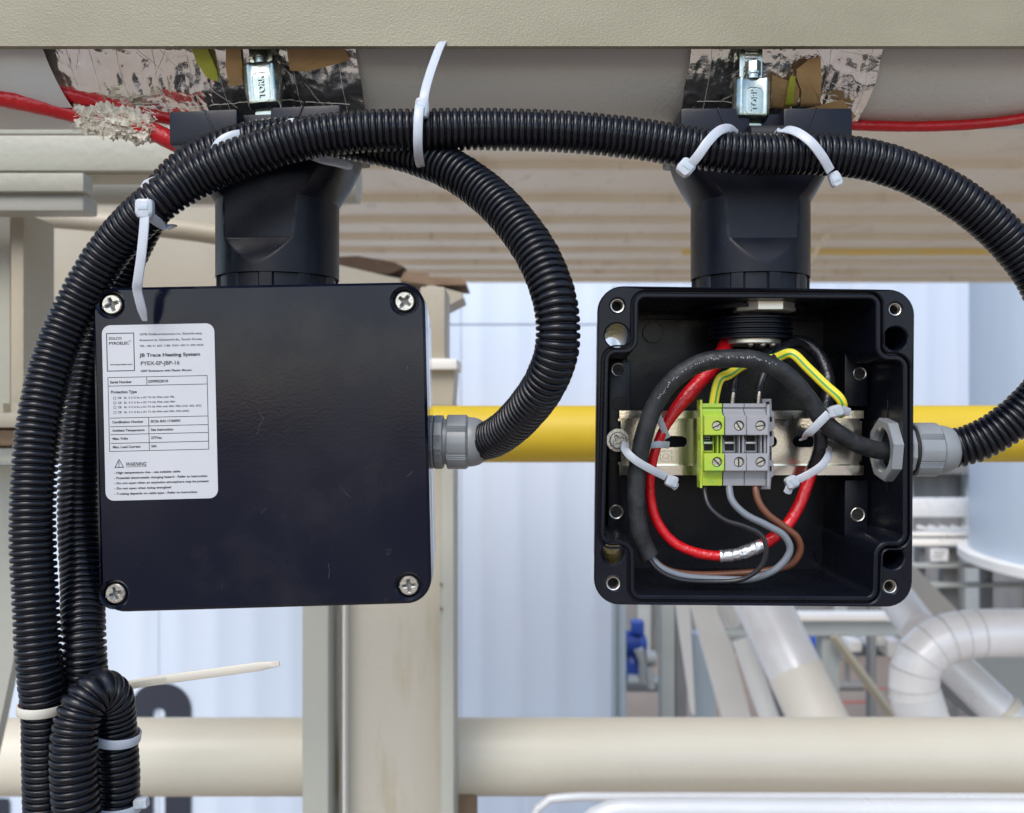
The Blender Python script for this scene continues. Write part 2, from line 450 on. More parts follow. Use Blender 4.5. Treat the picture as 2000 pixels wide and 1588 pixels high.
t.links.new(gt.outputs[0], mx.inputs[0]); t.links.new(mx.outputs[2], t.nodes['Principled BSDF'].inputs['Base Color'])
M_['gy'] = m

# ================================================================== large near structure
# ground, one sheet to the horizon
GZ = -4.2
mb = MB(); mb.grid([[(x * 40, y * 40, GZ) for x in range(-10, 11)] for y in range(-10, 11)])
o = single(mb, 'ground', M_['ground'], 'reddish brown concrete yard floor far below the pipe rack', None, kind='structure')

# steel channel across the top
BY = .4655; bz = P(0, 90, BY).z
mb = MB()
prof = [(BY, bz), (BY, bz + .15), (BY + .04, bz + .15), (BY + .04, bz + .142), (BY + .005, bz + .142), (BY + .005, bz + .0012), (BY + .0040, bz)]
mb.prism(prof, 'x', -1.6, 1.9)
bm_ = single(mb, 'steel_beam', M_['beam'], 'olive painted steel beam running right across the top in front of the pipe', 'beam', kind='structure')

# trace-heated pipe
PY, PZ, PR = .530, .2163, .052
mb = MB()
rows = []
for i in range(121):
    x = -1.9 + 4.1 * i / 120
    rows.append([(x, PY + PR * math.cos(a), PZ + PR * math.sin(a)) for a in [2 * math.pi * j / 96 for j in range(96)]])
mb.grid(rows, cu=True, caps=True)
pipe = single(mb, 'trace_heated_pipe', M_['pipe_paint'], 'grey-green painted pipe under the olive beam, wrapped in foil at two places', 'pipe')

def on_pipe(px, py, r):
    d = P(px, py, 1.0)
    A = d.y ** 2 + d.z ** 2; B = -2 * (d.y * PY + d.z * PZ); Cc = PY ** 2 + PZ ** 2 - r ** 2
    D = B * B - 4 * A * Cc
    k = (-B - math.sqrt(max(0, D))) / (2 * A)
    return d * k

def OP(px, py, e):
    return on_pipe(px, py, PR + e)
# foil wraps -----------------------------------------------------------------
def foil(x_left, x_right, seed, slant_l, slant_r, label, amp=.0008):
    root = thing('foil_wrap', label, 'foil wrap', ((x_left + x_right) / 2, PY, PZ), group='foil wraps on the trace-heated pipe')
    NX, NA = int((x_right - x_left) / .0009), 150
    ofs = V((seed * 3.7, seed, 0))
    def disp(x, a):
        p = V((x, math.cos(a) * PR, math.sin(a) * PR)) + ofs
        ridge = lambda q: 1 - abs(noise.noise(q)) * 2.2
        h = amp * ridge(p * 38) + .0009 * ridge(p * 78 + V((9, 2, 1))) + .00045 * ridge(p * 170 + V((3, 5, 1))) + .0008 * abs(noise.noise(V((p.x * 260, p.y * 40, p.z * 40))))
        return PR + .0018 + max(-.0012, h) + .0014 * max(0, noise.noise(p * 24))
    def pt(x, a, e=0.): r = disp(x, a) + e; return V((x, PY + r * math.cos(a), PZ + r * math.sin(a)))
    rows = []
    A0, A1 = R_(130), R_(288)
    for i in range(NX + 1):
        row = []
        for j in range(NA + 1):
            a = A0 + (A1 - A0) * j / NA
            k = j / NA
            xl = x_left + slant_l * k + .0016 * noise.noise(V((k * 9, seed, 1))); xr = x_right + slant_r * k + .0016 * noise.noise(V((k * 9, seed, 5)))
            row.append(pt(xl + (xr - xl) * i / NX, a))
        rows.append(row)
    mb = MB(); mb.grid(rows); part(mb, 'foil', M_['foil'], root, ang=180)
    mb = MB()
    x = x_left + .006
    while x < x_right - .004:
        n = 50; dx = rnd.uniform(-.006, .006)
        mb.tube([pt(x + dx * k / n + slant_r * .3 * k / n, A0 + (A1 - A0) * k / n, .0001) for k in range(n)], .00013, 4, False)
        x += rnd.uniform(.012, .026)
    for k in (1, 4):
        a = R_(185 + k * 14)
        mb.tube([pt(x_left + .004 + (x_right - x_left - .008) * q / 70, a + .04 * math.sin(q * .13 + k), .0001) for q in range(71)], .00013, 4, False)
    for k in range(int(26 * (x_right - x_left) / .1)):
        x = rnd.uniform(x_left + .01, x_right - .02); a = R_(rnd.uniform(185, 280)); th = rnd.uniform(-1.2, 1.2); L = rnd.uniform(.006, .02)
        mb.tube([pt(x + L * q / 6 * math.cos(th), a + L * q / 6 * math.sin(th) / PR, .00025) for q in range(7)], .00009, 4, False)
    part(mb, 'scrim_thread', M_['thread'], root, stuff=True)
    return root, pt
foil_l, pt_l = foil(-.259, -.0865, 1.3, .012, .006, 'long crumpled foil wrap on the pipe above the closed box and two red cables', .0006)
foil_r, pt_r = foil(.0985, .199, 4.1, -.006, -.003, 'shorter crumpled foil wrap with brown paper pieces above the open box')

def pipe_patch(poly, r, name, m_, parent, label=None, th=.0006):
    lo = min(p[0] for p in poly), min(p[1] for p in poly)
    cx = sum(p[0] for p in poly) / len(poly); cy = sum(p[1] for p in poly) / len(poly)
    rings = []
    dense = []
    for i in range(len(poly)):
        a, b = poly[i], poly[(i + 1) % len(poly)]
        for k in range(4): dense.append((a[0] + (b[0] - a[0]) * k / 4 + rnd.uniform(-.7, .7), a[1] + (b[1] - a[1]) * k / 4 + rnd.uniform(-.7, .7)))
    mb = MB()
    fr_ = []
    for s in (1.0, .8, .55, .3, .04):
        fr_.append([on_pipe(cx + (x - cx) * s, cy + (y - cy) * s, r + .0004 * noise.noise(V((x * .05 * s, y * .05 * s, 1))) * (1 if s < 1 else 0)) for x, y in dense])
    back = [on_pipe(x, y, r - th) for x, y in dense]
    mb.grid([back] + fr_, cu=True); mb.f.append(tuple(len(mb.v) - len(dense) + j for j in range(len(dense))))
    return part(mb, name, m_, parent, label, ang=60)
RF = PR + .0060
pipe_patch([(1508, 146), (1545, 160), (1548, 142), (1562, 175), (1558, 206), (1530, 213), (1505, 211)], RF, 'paper_piece', M_['paper'], foil_r)
pipe_patch([(1556, 136), (1580, 116), (1602, 110), (1605, 150), (1602, 200), (1607, 208), (1562, 208), (1566, 180), (1556, 150)], RF + .0004, 'paper_piece', M_['paper'], foil_r)
pipe_patch([(1544, 148), (1554, 150), (1551, 185), (1550, 206), (1533, 207), (1537, 180)], RF + .001, 'tape_scrap', M_['green_tape'], foil_r, 'yellow-green tape scrap')
pipe_patch([(1575, 212), (1645, 194), (1672, 228), (1660, 240), (1640, 236), (1622, 214)], RF + .003, 'paper_piece', M_['paper'], foil_r, 'folded paper corner over the mount edge')
pipe_patch([(441, 92), (470, 92), (476, 150), (446, 162), (441, 130)], RF, 'paper_piece', M_['paper'], foil_l)
pipe_patch([(443, 162), (472, 133), (474, 166), (448, 168)], RF + .001, 'paper_piece', M_['paper'], foil_l)
pipe_patch([(372, 92), (404, 92), (424, 140), (426, 160), (404, 152), (384, 122)], RF, 'tape_scrap', M_['green_tape'], foil_l, 'pale green tape showing through the foil')
pipe_patch([(560, 92), (672, 92), (684, 118), (640, 130), (600, 140), (566, 138)], RF - .0008, 'paper_piece', M_['paper'], foil_l)

# red heating cables on the pipe ----------------------------------------------
def cable(name, m_, pts, r, label, cat, group=None, n=14, step=8, rough=0., N_=None):
    ph = Path(pts); mb = MB()
    mb.tube(ph.sample(N_ or max(24, int(ph.L / .0012))), r, n, True, rough=rough)
    return single(mb, name, m_, label, cat, group, ang=60)
G_RED = 'red heating cables on the pipe'
cable('heating_cable', M_['red'], [OP(-260, 150, .0078), OP(-60, 176, .0075), OP(0, 190, .0075), OP(60, 201, .0075), OP(150, 222, .0075), P(235, 240, OP(150, 222, .0078).y * .43 + .5 * .57), P(300, 258, .500), P(350, 282, .502), P(400, 300, .505)], .0052,
      'thick red heating cable in front, passing through frayed white tape into the left mount', 'cable', G_RED, rough=.05)
cable('heating_cable', M_['red'], [OP(-120, 120, .003), OP(0, 146, .003), OP(70, 168, .004), OP(150, 188, .004), OP(200, 203, .0035), OP(260, 218, .003), OP(330, 230, .003), OP(380, 238, .003)], .0040,
      'thinner red heating cable behind, running under the edge of the long foil wrap', 'cable', G_RED, rough=.05)
cable('heating_cable', M_['red'], [OP(2300, 150, .003), OP(2100, 205, .0035), OP(2000, 231, .0035), OP(1900, 243, .0035), OP(1800, 247, .0035), OP(1710, 246, .0035), OP(1640, 243, .003), OP(1590, 241, .003)], .0030,
      'red heating cable leaving the shorter foil wrap towards the right', 'cable', G_RED, rough=.05)

# loose grey cover sheet over the far left of the pipe
mb = MB(); rows = []
for i in range(61):
    x = -.62 + (P(70, 0, .478).x + .62) * i / 60; row = []
    for j in range(31):
        a = R_(140 + 98 * j / 30); xx = x + (.010 * (j / 30) ** 2 if i == 60 else 0); r = PR + .0085 + .0012 * noise.noise(V((xx * 22, a * 2, 3))) + (.001 if i > 57 else 0)
        row.append((xx, PY + r * math.cos(a), PZ + r * math.sin(a)))
    rows.append(row)
mb.grid(rows)
single(mb, 'cover_sheet', mat('grey_cover_film', (.50, .51, .49), .22, spec=.7, col2=(.56, .57, .55), nscale=14, bump=.0004, bscale=60), 'smooth grey cover sheet over the far left end of the pipe', 'cover sheet', ang=60)

# frayed tape bundle round the thick red cable
mb = MB()
rows = []
for i in range(120):
    k = i / 119
    c = P(150 + 148 * k, 221 + 33 * k, OP(150, 222, .0078).y * (1 - k) + .4990 * k)
    row = []
    for j in range(48):
        a = 2 * math.pi * j / 48
        rr = (.0082 * (1 - .25 * abs(2 * k - 1) ** 3)) * (1 + .6 * noise.noise(V((k * 8, math.cos(a) * 3, math.sin(a) * 3))) + .34 * noise.noise(V((k * 26, math.cos(a) * 8, math.sin(a) * 8))))
        row.append(c + V((0, .7 * rr * math.cos(a), rr * math.sin(a))))
    rows.append(row)
mb.grid(rows, cu=True, caps=True)
fb = thing('frayed_tape', 'frayed off-white glass tape bound round the thick red cable', 'tape', OP(224, 234, .0078))
part(mb, 'tape_wrap', M_['fibre'], fb, ang=30)
mb = MB()
for k in range(220):
    x0 = rnd.uniform(150, 300); y0 = rnd.uniform(210, 256); p = P(x0, y0 , OP(150, 222, .0078).y * (1 - (x0 - 150) / 150) + .499 * (x0 - 150) / 150 - .0062 + rnd.uniform(-.001, .002)); d = V((rnd.uniform(-1, 1), rnd.uniform(-.12, .1), rnd.uniform(-.5, .35))) * .0045
    mb.tube([p, p + d * .5 + V((0, -.0008, rnd.uniform(-.001, .001))), p + d], .00018, 4, False)
for k in range(9):                                   # torn flaps along the lower edge
    x0 = rnd.uniform(150, 296); p = P(x0, rnd.uniform(240, 256), OP(150, 222, .0078).y - .003); wv = rnd.uniform(.0015, .004)
    mb.add([p, p + V((wv, -.0006, .0008)), p + V((wv * .8, .0004, -.0035 - wv)), p + V((-wv * .3, 0, -.003))], [(0, 1, 2, 3)])
part(mb, 'loose_strand', M_['fibre'], fb, stuff=True)

# plastic standoff mounts -------------------------------------------------------
def make_mount(loc, label):
    root = thing('standoff_mount', label, 'mount', loc, group='black plastic standoff mounts under the pipe')
    # local: axis z, origin at the axis, camera height; Y0 = axis depth
    R = .0322; z0 = .052
    zt = lambda py: (794 - py) / F * .474
    rows = []; NA = 192
    zs2 = lambda py: (794 - py) / F * .500
    def sect(hw, hd, ex, z, dy=0., cut=None, ring=False):
        row = []
        for j in range(NA):
            a = 2 * math.pi * j / NA
            c, s = math.cos(a), math.sin(a)
            x = hw * (abs(c) ** (2 / ex)) * (1 if c > 0 else -1); y = hd * (abs(s) ** (2 / ex)) * (1 if s > 0 else -1) + dy
            if cut is not None and y < cut and z < zs2(338) + .0001: y = cut
            if ring:
                m_ = (a / (2 * math.pi) * 10 + .25) % 1.0
                if .18 < m_ < .82: x *= .955; y *= .955
            row.append((x, y, z))
        rows.append(row)
    for z in (z0, z0 + .002): sect(R * .985, R * .985, 2, z)
    zn = zt(532)
    for i in range(10): sect(R * .985, R * .985, 2, z0 + .003 + (zn - z0 - .003) * i / 9, ring=True)
    for i in range(3): sect(R, R, 2, zn + .0003 + i * .0015)
    # body with the flat scoop at the front
    zb, zs, zc = zt(515), zt(462), zs2(400)
    for i in range(60):
        z = zn + .0045 + (zc - zn - .0045) * i / 59
        if z < zb: cut = None
        elif z < zs: k = (z - zb) / (zs - zb); cut = -R + .0055 * k ** 1.3
        else: k = min(1, (z - zs) / (zc - zs)); cut = -R + .0055 + .0012 * k
        sect(R, R, 2, z, cut=cut)
    for i in range(1, 13):
        k = i / 12; z = zc + (zs2(338) - zc) * k
        sect(R + (.0405 - R) * k, R - .005 * k, 2 + 1.8 * k, z, cut=-R + .0067 + .001 * k)
    for i in range(1, 8):
        k = i / 7; z = zs2(338) + (zt(280) - zs2(338)) * k
        sect(  .0405 + .0015 * k, R - .005 + .001 * k, 3.8 + 2 * k, z, dy=.0)
    mb = MB(); mb.v = []
    mb.grid([[V(p) for p in r] for r in rows], cu=True, caps=True)
    part(mb, 'body', M_['mount'], root, local=True, ang=28)
    # saddle plate with rounded corners, ribs and the recess for the clamp
    mb = MB()
    sw = .0446
    for (a, b, zz0, zz1) in ((-sw, -.0085, 0, 0), (.0085, sw, 0, 0)):
        mb.box((a, -.034, zt(284)), (b, .024, zt(216)), .0020)
    mb.box((-.0105, -.026, zt(292)), (.0105, .024, zt(219)), .001)
    mb.prism([(-.0345, zt(262)), (-.0345, zt(292)), (-.026, zt(292)), (-.026, zt(262))], 'x', -.0105, .0105)
    part(mb, 'saddle', M_['mount'], root, local=True)
    for sx_ in (-1, 1):
        mb = MB()
        mb.box((-.0006, -.0005, -.0075), (.0006, .0005, .0075), .0002, M=Matrix.Translation((sx_ * .0225, -.0341, zt(243))) @ Matrix.Rotation(R_(22 * sx_), 4, 'Y'))
        part(mb, 'rib', M_['mount'], root, local=True)
    mb = MB()
    mb.cyl((-.0095, -.0348, zt(272)), (.0095, -.0348, zt(272)), .0052, 24)
    part(mb, 'clamp_slot', M_['dark_hole'], root, local=True)
    return root
mount_r = make_mount((.1319, .503, 0), 'black plastic mount under the pipe carrying the open box')
mount_l = copy_tree(mount_r)
mount_l.location = (-.1298, .503, 0); mount_l.rotation_euler = (0, 0, R_(-7)); mount_l.scale = (1.04, 1, 1)
mount_l['label'] = 'black plastic mount under the pipe carrying the closed box with the label'

# worm-drive pipe clamps ---------------------------------------------------------
def make_clamp(px, ytop, ybot, label, tilt=0., name_txt='TORK', head=True):
    Yc = .4665 if px > 1000 else .4738
    o_ = P(px, (ytop + ybot) / 2, Yc)
    M = Matrix.Translation(o_) @ Matrix.Rotation(R_(tilt), 4, 'Y')
    root = thing('pipe_clamp', label, 'hose clamp', M, group='worm-drive clamps round the foil-wrapped pipe')
    px2m = Yc / F
    h = (ybot - ytop) / 2 * px2m
    # band: up the front of the pipe and down into the saddle
    mb = MB()
    # strip from below the housing up, then round the pipe
    cy, cz = PY - o_.y, PZ - o_.z
    pts = [V((0, .008, -h - .0095)), V((0, .0075, -h - .002)), V((0, .0075, 0))]
    r = PR + .0045
    a_s = 0 * math.pi + math.asin(max(-1, min(1, (cz - (h + .002)) / r)))
    y_s = cy - math.sqrt(max(0, r * r - (cz - h) ** 2))
    for k in range(24):
        a = R_(190 - k * 8)
        q = V((0, cy + r * math.cos(a), cz + r * math.sin(a)))
        if q.z > h + .004: pts.append(q)
    mb.band(pts, .0118, .0009, wdir=(1, 0, 0))
    part(mb, 'band', M_['plated'], root, local=True)
    mb = MB()                                            # slots pressed in the band
    for k in range(7):
        z = h + .002 + k * .0021
        mb.box((-.0034, .0062, z), (.0034, .0074, z + .0011), .0002)
    part(mb, 'band_teeth', M_['screw'], root, local=True)
    # housing
    mb = MB(); rows = []
    for k in range(33):
        t = k / 32; z = -h + 2 * h * t
        e = min(t, 1 - t)
        wx = .0096 * (1 - .12 * max(0, 1 - t / .12) ** 2 - .06 * max(0, 1 - (1 - t) / .1) ** 2)
        if t < .35: wx *= 1 - .14 * (1 - t / .35)
        dp = .0062 * min(1, (e / .10)) ** .5 if e < .1 else .0062
        row = []
        for j in range(40):
            a = math.pi * j / 39
            c, s = math.cos(a), math.sin(a)
            x = wx * (abs(c) ** .60) * (1 if c > 0 else -1)
            y = .0072 - (dp + .0006) * (abs(s) ** .55)
            if t > .62 and abs(x) < .0058: y += .0018 * (t - .62) / .38 * (1 - (x / .0058) ** 2)
            y -= .0008 * math.exp(-((abs(x) - .0066) / .0011) ** 2)
            row.append((x, y, z))
        rows.append(row)
    mb.grid(rows)
    n0 = len(mb.v)
    mb.f.append(tuple(range(40))); mb.f.append(tuple(range(n0 - 40, n0))[::-1])
    hs = part(mb, 'housing', M_['plated'], root, local=True, ang=30)
    mb = MB()
    mb.text(name_txt, 0, 0, .0030, M=Matrix.Rotation(R_(-90), 4, 'Y') , ex=.10, bold=.02)
    mb.xform(Matrix.Translation((.0016, .0002, -h * .62)))
    mb.plate(roundpoly([(-.0046, -h * .8, .003), (.0046, -h * .8, .003), (.0046, h * .42, .003), (-.0046, h * .42, .003)]),
             [roundpoly([(-.0042, -h * .77, .0028), (.0042, -h * .77, .0028), (.0042, h * .39, .0028), (-.0042, h * .39, .0028)])], .0003, .0012, .0001)
    part(mb, 'stamped_lettering', M_['plated'], hs, local=True)
    mb = MB()                                            # the worm screw
    zt_ = h - .002
    mb.lathe([(0, .0034), (.0022, .0034), (.0024, .0041), (.0034, .0041)], (0, .0035, zt_), (0, 0, 1), 32)
    prof = [(.0034, .0036), (.0036, .0040), (.0088, .0040), (.0094, .0034)]
    mb.lathe(prof, (0, .0035, zt_), (0, 0, 1), 6, side=(.25, -1, 0))
    part(mb, 'hex_screw', M_['plated'], root, local=True, ang=25)
    mb = MB(); mb.box((-.0030, .0028, zt_ + .0090), (.0030, .0042, zt_ + .0097), 0); mb.box((-.0007, .0005, zt_ + .0090), (.0007, .0065, zt_ + .0098), 0)
    part(mb, 'screw_slot', M_['dark_hole'], root, local=True)
    return root
make_clamp(1473, 143, 232, 'plated worm-drive clamp holding the mount of the open box to the pipe', 1.0, 'TORK')
make_clamp(509, 112, 208, 'plated worm-drive clamp holding the mount of the closed box to the pipe', -4.5, 'TORK')

# ================================================================== junction boxes
def cross_screw(M, x, z, y, r, parent, rot=0., label=None, depth=.0012):
    """slotted-cross machine screw, head facing -y"""
    cr = []
    a_, b_ = r * .62, r * .15
    for k in range(4):
        q = rot + k * math.pi / 2
        for (u, v_) in ((a_, -b_ * .7), (a_, b_ * .7), (b_, b_)):
            cr.append((x + u * math.cos(q) - v_ * math.sin(q), z + u * math.sin(q) + v_ * math.cos(q)))
    mb = MB(); mb.plate(circ(x, z, r, 32), [cr], y, y + depth, r * .10)
    for k in range(4):                                   # slot ends towards the rim
        q = rot + k * math.pi / 2
    head = part(mb, 'screw', M_['screw'], parent, label, local=True)
    mb = MB(); mb.lathe([(0, r * .7), (.0002, r * .7)], (x, y + depth * .92, z), (0, 1, 0), 20)
    part(mb, 'recess', M_['darkgrey'], head, local=True)
    return head

# ---- closed box
cx_, cy_ = 513, 872
YB = .4490
MBX = Matrix.Translation(P(cx_, cy_, YB)) @ Matrix.Rotation(R_(1.7), 4, 'Z') @ Matrix.Rotation(R_(-1.3), 4, 'Y')
W2, H2 = .0818, .0801
lbox = thing('junction_box', 'closed black junction box with a white text label hanging on the left', 'junction box', MBX, group='square black junction boxes')
scr = []
MI = MBX.inverted()
def lpx(px, py, M=MI, Y=None):
    """photo pixel on the face plane of a box to its local (x, z)"""
    o_ = M @ V((0, 0, 0)); d = (M @ P(px, py, 1.0)) - o_
    k = -o_.y / d.y
    q = o_ + d * k
    return q.x, q.z
scr = [lpx(216, 594), lpx(790, 588), lpx(223, 1161), lpx(798, 1145)]
mb = MB()
out_ = rrect(-W2, -H2, W2, H2, .0125, 10)
mb.plate(out_, [circ(x, z, .0060, 32) for x, z in scr], 0, .0195, .0014)
lid = part(mb, 'lid', M_['lid'], lbox, local=True, ang=40)
mb = MB(); mb.plate(rrect(-W2 + .002, -H2 + .002, W2 - .002, H2 - .002, .011), [], .0196, .0212, 0)
part(mb, 'seal', M_['dark_hole'], lbox, local=True)
mb = MB()
rows = []
for (y, d, r) in ((.0213, .0006, .012), (.024, .0002, .0122), (.090, .0024, .011), (.0925, .004, .010)):
    rows.append([(x, y, z) for x, z in rrect(-W2 + d, -H2 + d, W2 - d, H2 - d, r, 10)])
mb.grid(rows, cu=True, caps=True)
part(mb, 'body', M_['body_gloss'], lbox, local=True, ang=40)
for k, (x, z) in enumerate(scr):
    mb = MB(); mb.lathe([(0, .0061), (.0002, .0061)], (x, .0055, z), (0, 1, 0), 24); 
    part(mb, 'screw_well', M_['dark_hole'], lid, local=True)
    s_ = cross_screw(MBX, x, z, .0010, .0049, lbox, rot=(.35, .95, .3, .1)[k], depth=.0022)
    mb = MB()
    q = (.35, .95, .3, .1)[k]
    for sgn in (-1, 1):
        mb.box((.62 * .0049 if sgn > 0 else -.0048, -.0003, -.00035), (.0048 if sgn > 0 else -.62 * .0049, .0002, .00035), 0, M=Matrix.Translation((x, .0011, z)) @ Matrix.Rotation(-q, 4, 'Y'))
    part(mb, 'slot', M_['darkgrey'], s_, local=True)

# hairline scratches and scuffs on the lid
mb = MB(); rs = random.Random(11)
for k in range(13):
    x = rs.uniform(-W2 * .8, W2 * .9); z = rs.uniform(-H2 * .9, H2 * .85); th = rs.choice((.6, 2.3, .1, 1.2)) + rs.uniform(-.4, .4); L = rs.uniform(.002, .010); wd = rs.uniform(.00003, .00009)
    if x < -W2 * .25 and z > -H2 * .45: continue
    c_, s_ = math.cos(th), math.sin(th); b_ = rs.uniform(-.0008, .0008)
    p = [(x, z), (x + L * .5 * c_ - b_ * s_, z + L * .5 * s_ + b_ * c_), (x + L * c_, z + L * s_)]
    mb.add([V((q[0] - s_ * wd * e, -.00006, q[1] + c_ * wd * e)) for q in p for e in (-1, 1)], [(0, 1, 3, 2), (2, 3, 5, 4)])
part(mb, 'scratch_mark', mat('scratched_plastic', (.055, .058, .07), .5), lid, local=True, stuff=True)

# label with its print
c0 = lpx(200, 634); c1 = lpx(419, 633); c2 = lpx(426, 974); c3 = lpx(206, 977)
LX0, LX1 = (c0[0] + c3[0]) / 2, (c1[0] + c2[0]) / 2
LZ1, LZ0 = (c0[1] + c1[1]) / 2, (c2[1] + c3[1]) / 2
mb = MB(); mb.plate(rrect(LX0, LZ0, LX1, LZ1, .0042), [], -.0003, .0001, 0, back=False)
lab = part(mb, 'label_plate', M_['label'], lbox, 'white printed label with rounded corners', local=True)
LW, LH = LX1 - LX0, LZ1 - LZ0
# the enlarged crop of the label: x 75..1000, y 92..1495
def lx(u): return LX0 + (u - 80) / 915 * LW
def lz(v_): return LZ1 - (v_ - 92) / 1402 * LH
ink = MB()
sk = Matrix()
def T(s, u, v_, h, wd=None, bold=.036, shear=0.):
    ink.text(s, lx(u), lz(v_), h / 1402 * LH, y=-.00036, bold=bold, shear=shear, width=(wd / 915 * LW if wd else None))
def rect(u0, v0, u1, v1, t=4):
    tt = t / 915 * LW / 2
    a, b, c, d = lx(u0), lz(v1), lx(u1), lz(v0)
    ink.plate([(a - tt, b - tt), (c + tt, b - tt), (c + tt, d + tt), (a - tt, d + tt)], [[(a + tt, b + tt), (c - tt, b + tt), (c - tt, d - tt), (a + tt, d - tt)]], -.00036, -.0003, 0, back=False)
def hl(u0, v0, u1, t=4):
    tt = t / 915 * LW / 2
    ink.plate([(lx(u0), lz(v0) - tt), (lx(u1), lz(v0) - tt), (lx(u1), lz(v0) + tt), (lx(u0), lz(v0) + tt)], [], -.00036, -.0003, 0, back=False)
def vl(u, v0, v1, t=4):
    tt = t / 915 * LW / 2
    ink.plate([(lx(u) - tt, lz(v1)), (lx(u) + tt, lz(v1)), (lx(u) + tt, lz(v0)), (lx(u) - tt, lz(v0))], [], -.00036, -.0003, 0, back=False)
rect(118, 158, 338, 458, 7)
T('SOLCO', 135, 208, 20, 105, .03); T('PYROELEC', 135, 248, 22, 165, .03); T('TM', 298, 222, 7, 16)
T('www.pyroelec.com', 140, 412, 12, 182)
T('107B Dukbongseowon-ro, Gongdo-eup,', 383, 178, 17, 515, .02)
T('Anseong-si, Gyeonggi-do, South Korea', 383, 224, 17, 508, .02)
T('TEL +82 31 655 1188  FAX +82 31 692 3536', 383, 271, 15, 522, .02)
T('JB Trace Heating System', 385, 350, 27, 490)
T('PYEX-EP-JBP-16', 388, 417, 30, 318, .022)
T('GRP Enclosure with Plastic Mount', 388, 471, 17, 415)
rect(121, 510, 928, 1100, 5)
hl(121, 578, 924, 5); vl(436, 510, 578, 5)
T('Serial Number', 137, 557, 20, 178); T('2309022010', 445, 557, 21, 165)
T('Protection Type', 141, 637, 22, 212)
for k, (v_, s, wd) in enumerate(((681, 'II 2 G Ex e IIC T6 Gb IP66 with FBL', 375), (720, 'II 2 G Ex e IIC T4 Gb IP66 with FBH', 378), (756, 'II 2 G Ex e IIC T3 Gb IP66 with FBX, FBZ (15Z, 30Z, 45Z)', 592), (796, 'II 2 G Ex e IIC T2 Gb IP66 with FBX, FBZ (60Z)', 490))):
    rect(163, v_ - 15, 181, v_ + 3, 3)
    T('CE', 196, v_, 15, 30); T('Ex', 248, v_, 15, 22)
    T(s, 285, v_, 14, wd, .02)
hl(130, 834, 928, 5)
for v_ in (903, 966, 1036): hl(131, v_, 930, 5)
vl(444, 834, 1100, 5)
for v_, a, wa, b, wb in ((876, 'Certification Number', 255, 'IECEx BAS 17.0009X', 245), (943, 'Ambient Temperature', 262, 'See Instruction', 182), (1008, 'Max. Volts', 125, '277Vac', 88), (1075, 'Max. Load Current', 226, '50A', 46)):
    T(a, 147, v_, 19, wa); T(b, 460, v_, 19, wb)
tri_ = [(lx(196), lz(1160)), (lx(157), lz(1232)), (lx(236), lz(1232))]
ink.plate(tri_, [[(lx(196), lz(1172)), (lx(167), lz(1226)), (lx(226), lz(1226))]], -.00036, -.0003, 0, back=False)
T('!', 190, 1222, 38, 8, .05)
T('WARNING', 247, 1220, 30, 172, .02, shear=.25); hl(250, 1227, 422, 3)
for v_, s, wd in ((1280, '- High temperature rise - use suitable cable', 540), (1322, '- Potential electrostatic charging hazard - Refer to instruction', 760), (1363, '- Do not open when an explosive atmosphere may be present', 770), (1405, '- Do not open when being energized', 462), (1448, '- T-rating depends on cable type - Refer to instruction', 675)):
    T(s, 152, v_, 17, wd)
part(ink, 'print', M_['ink'], lab, local=True, rec=False)

# ---- open box
YO = .4570
MBO = Matrix.Translation(P(1474, 872, YO)) @ Matrix.Rotation(R_(.65), 4, 'Y')
obox = thing('junction_box', 'open black junction box without lid, wires and terminal blocks inside', 'junction box', MBO, group='square black junction boxes')
MOI = MBO.inverted()
def opx(px, py): return lpx(px, py, MOI)
pp = .457 / F
def opr(pts): return roundpoly([(*opx(x, y), r * pp) for x, y, r in pts], 8)
inner = opr([(1247, 581, 14), (1712, 583, 14), (1712, 703, 34), (1765, 703, 16), (1765, 1058, 16), (1709, 1058, 36), (1706, 1166, 14), (1240, 1163, 14), (1239, 1056, 36), (1181, 1056, 14), (1190, 690, 14), (1247, 690, 32)])
if area2(inner) < 0: inner = inner[::-1]
rid = offset(inner, -9.5 * pp); grv = offset(inner, -13.5 * pp)
outer = opr([(1168, 558, 50), (1787, 566, 50), (1782, 1186, 50), (1160, 1181, 50)])
ins = [(*opx(1206, 597), .0037), (*opx(1749, 604), .0034), (*opx(1198, 1140), .0037), (*opx(1739, 1146), .0036)]
big = [(*opx(1205, 655), .0061), (*opx(1750, 661), .0060), (*opx(1197, 1081), .0056), (*opx(1743, 1089), .0061)]
hol = [circ(x, z, r, 32) for x, z, r in ins + big]
mb = MB()
mb.plate(outer, [grv] + hol, 0, .0030, .0007, back=False)
mb.plate(outer, [inner] + hol, .0030, .0745, 0, back=False)
for v in mb.v:
    if v.y > .05: v.x *= (.915 if v.x < 0 else .97); v.z *= .985
part(mb, 'wall', M_['black_box'], obox, local=True, ang=40)
mb = MB(); mb.plate(rid, [inner], .0003, .0030, .0006, back=False)
part(mb, 'sealing_ridge', M_['black_box'], obox, local=True, ang=40)
mb = MB(); mb.plate(outer, [circ(x, z, r, 32) for x, z, r in big], .0746, .0790, 0)
for v in mb.v: v.x *= (.915 if v.x < 0 else .97); v.z *= .985
part(mb, 'back_panel', M_['black_box'], obox, local=True, ang=40)
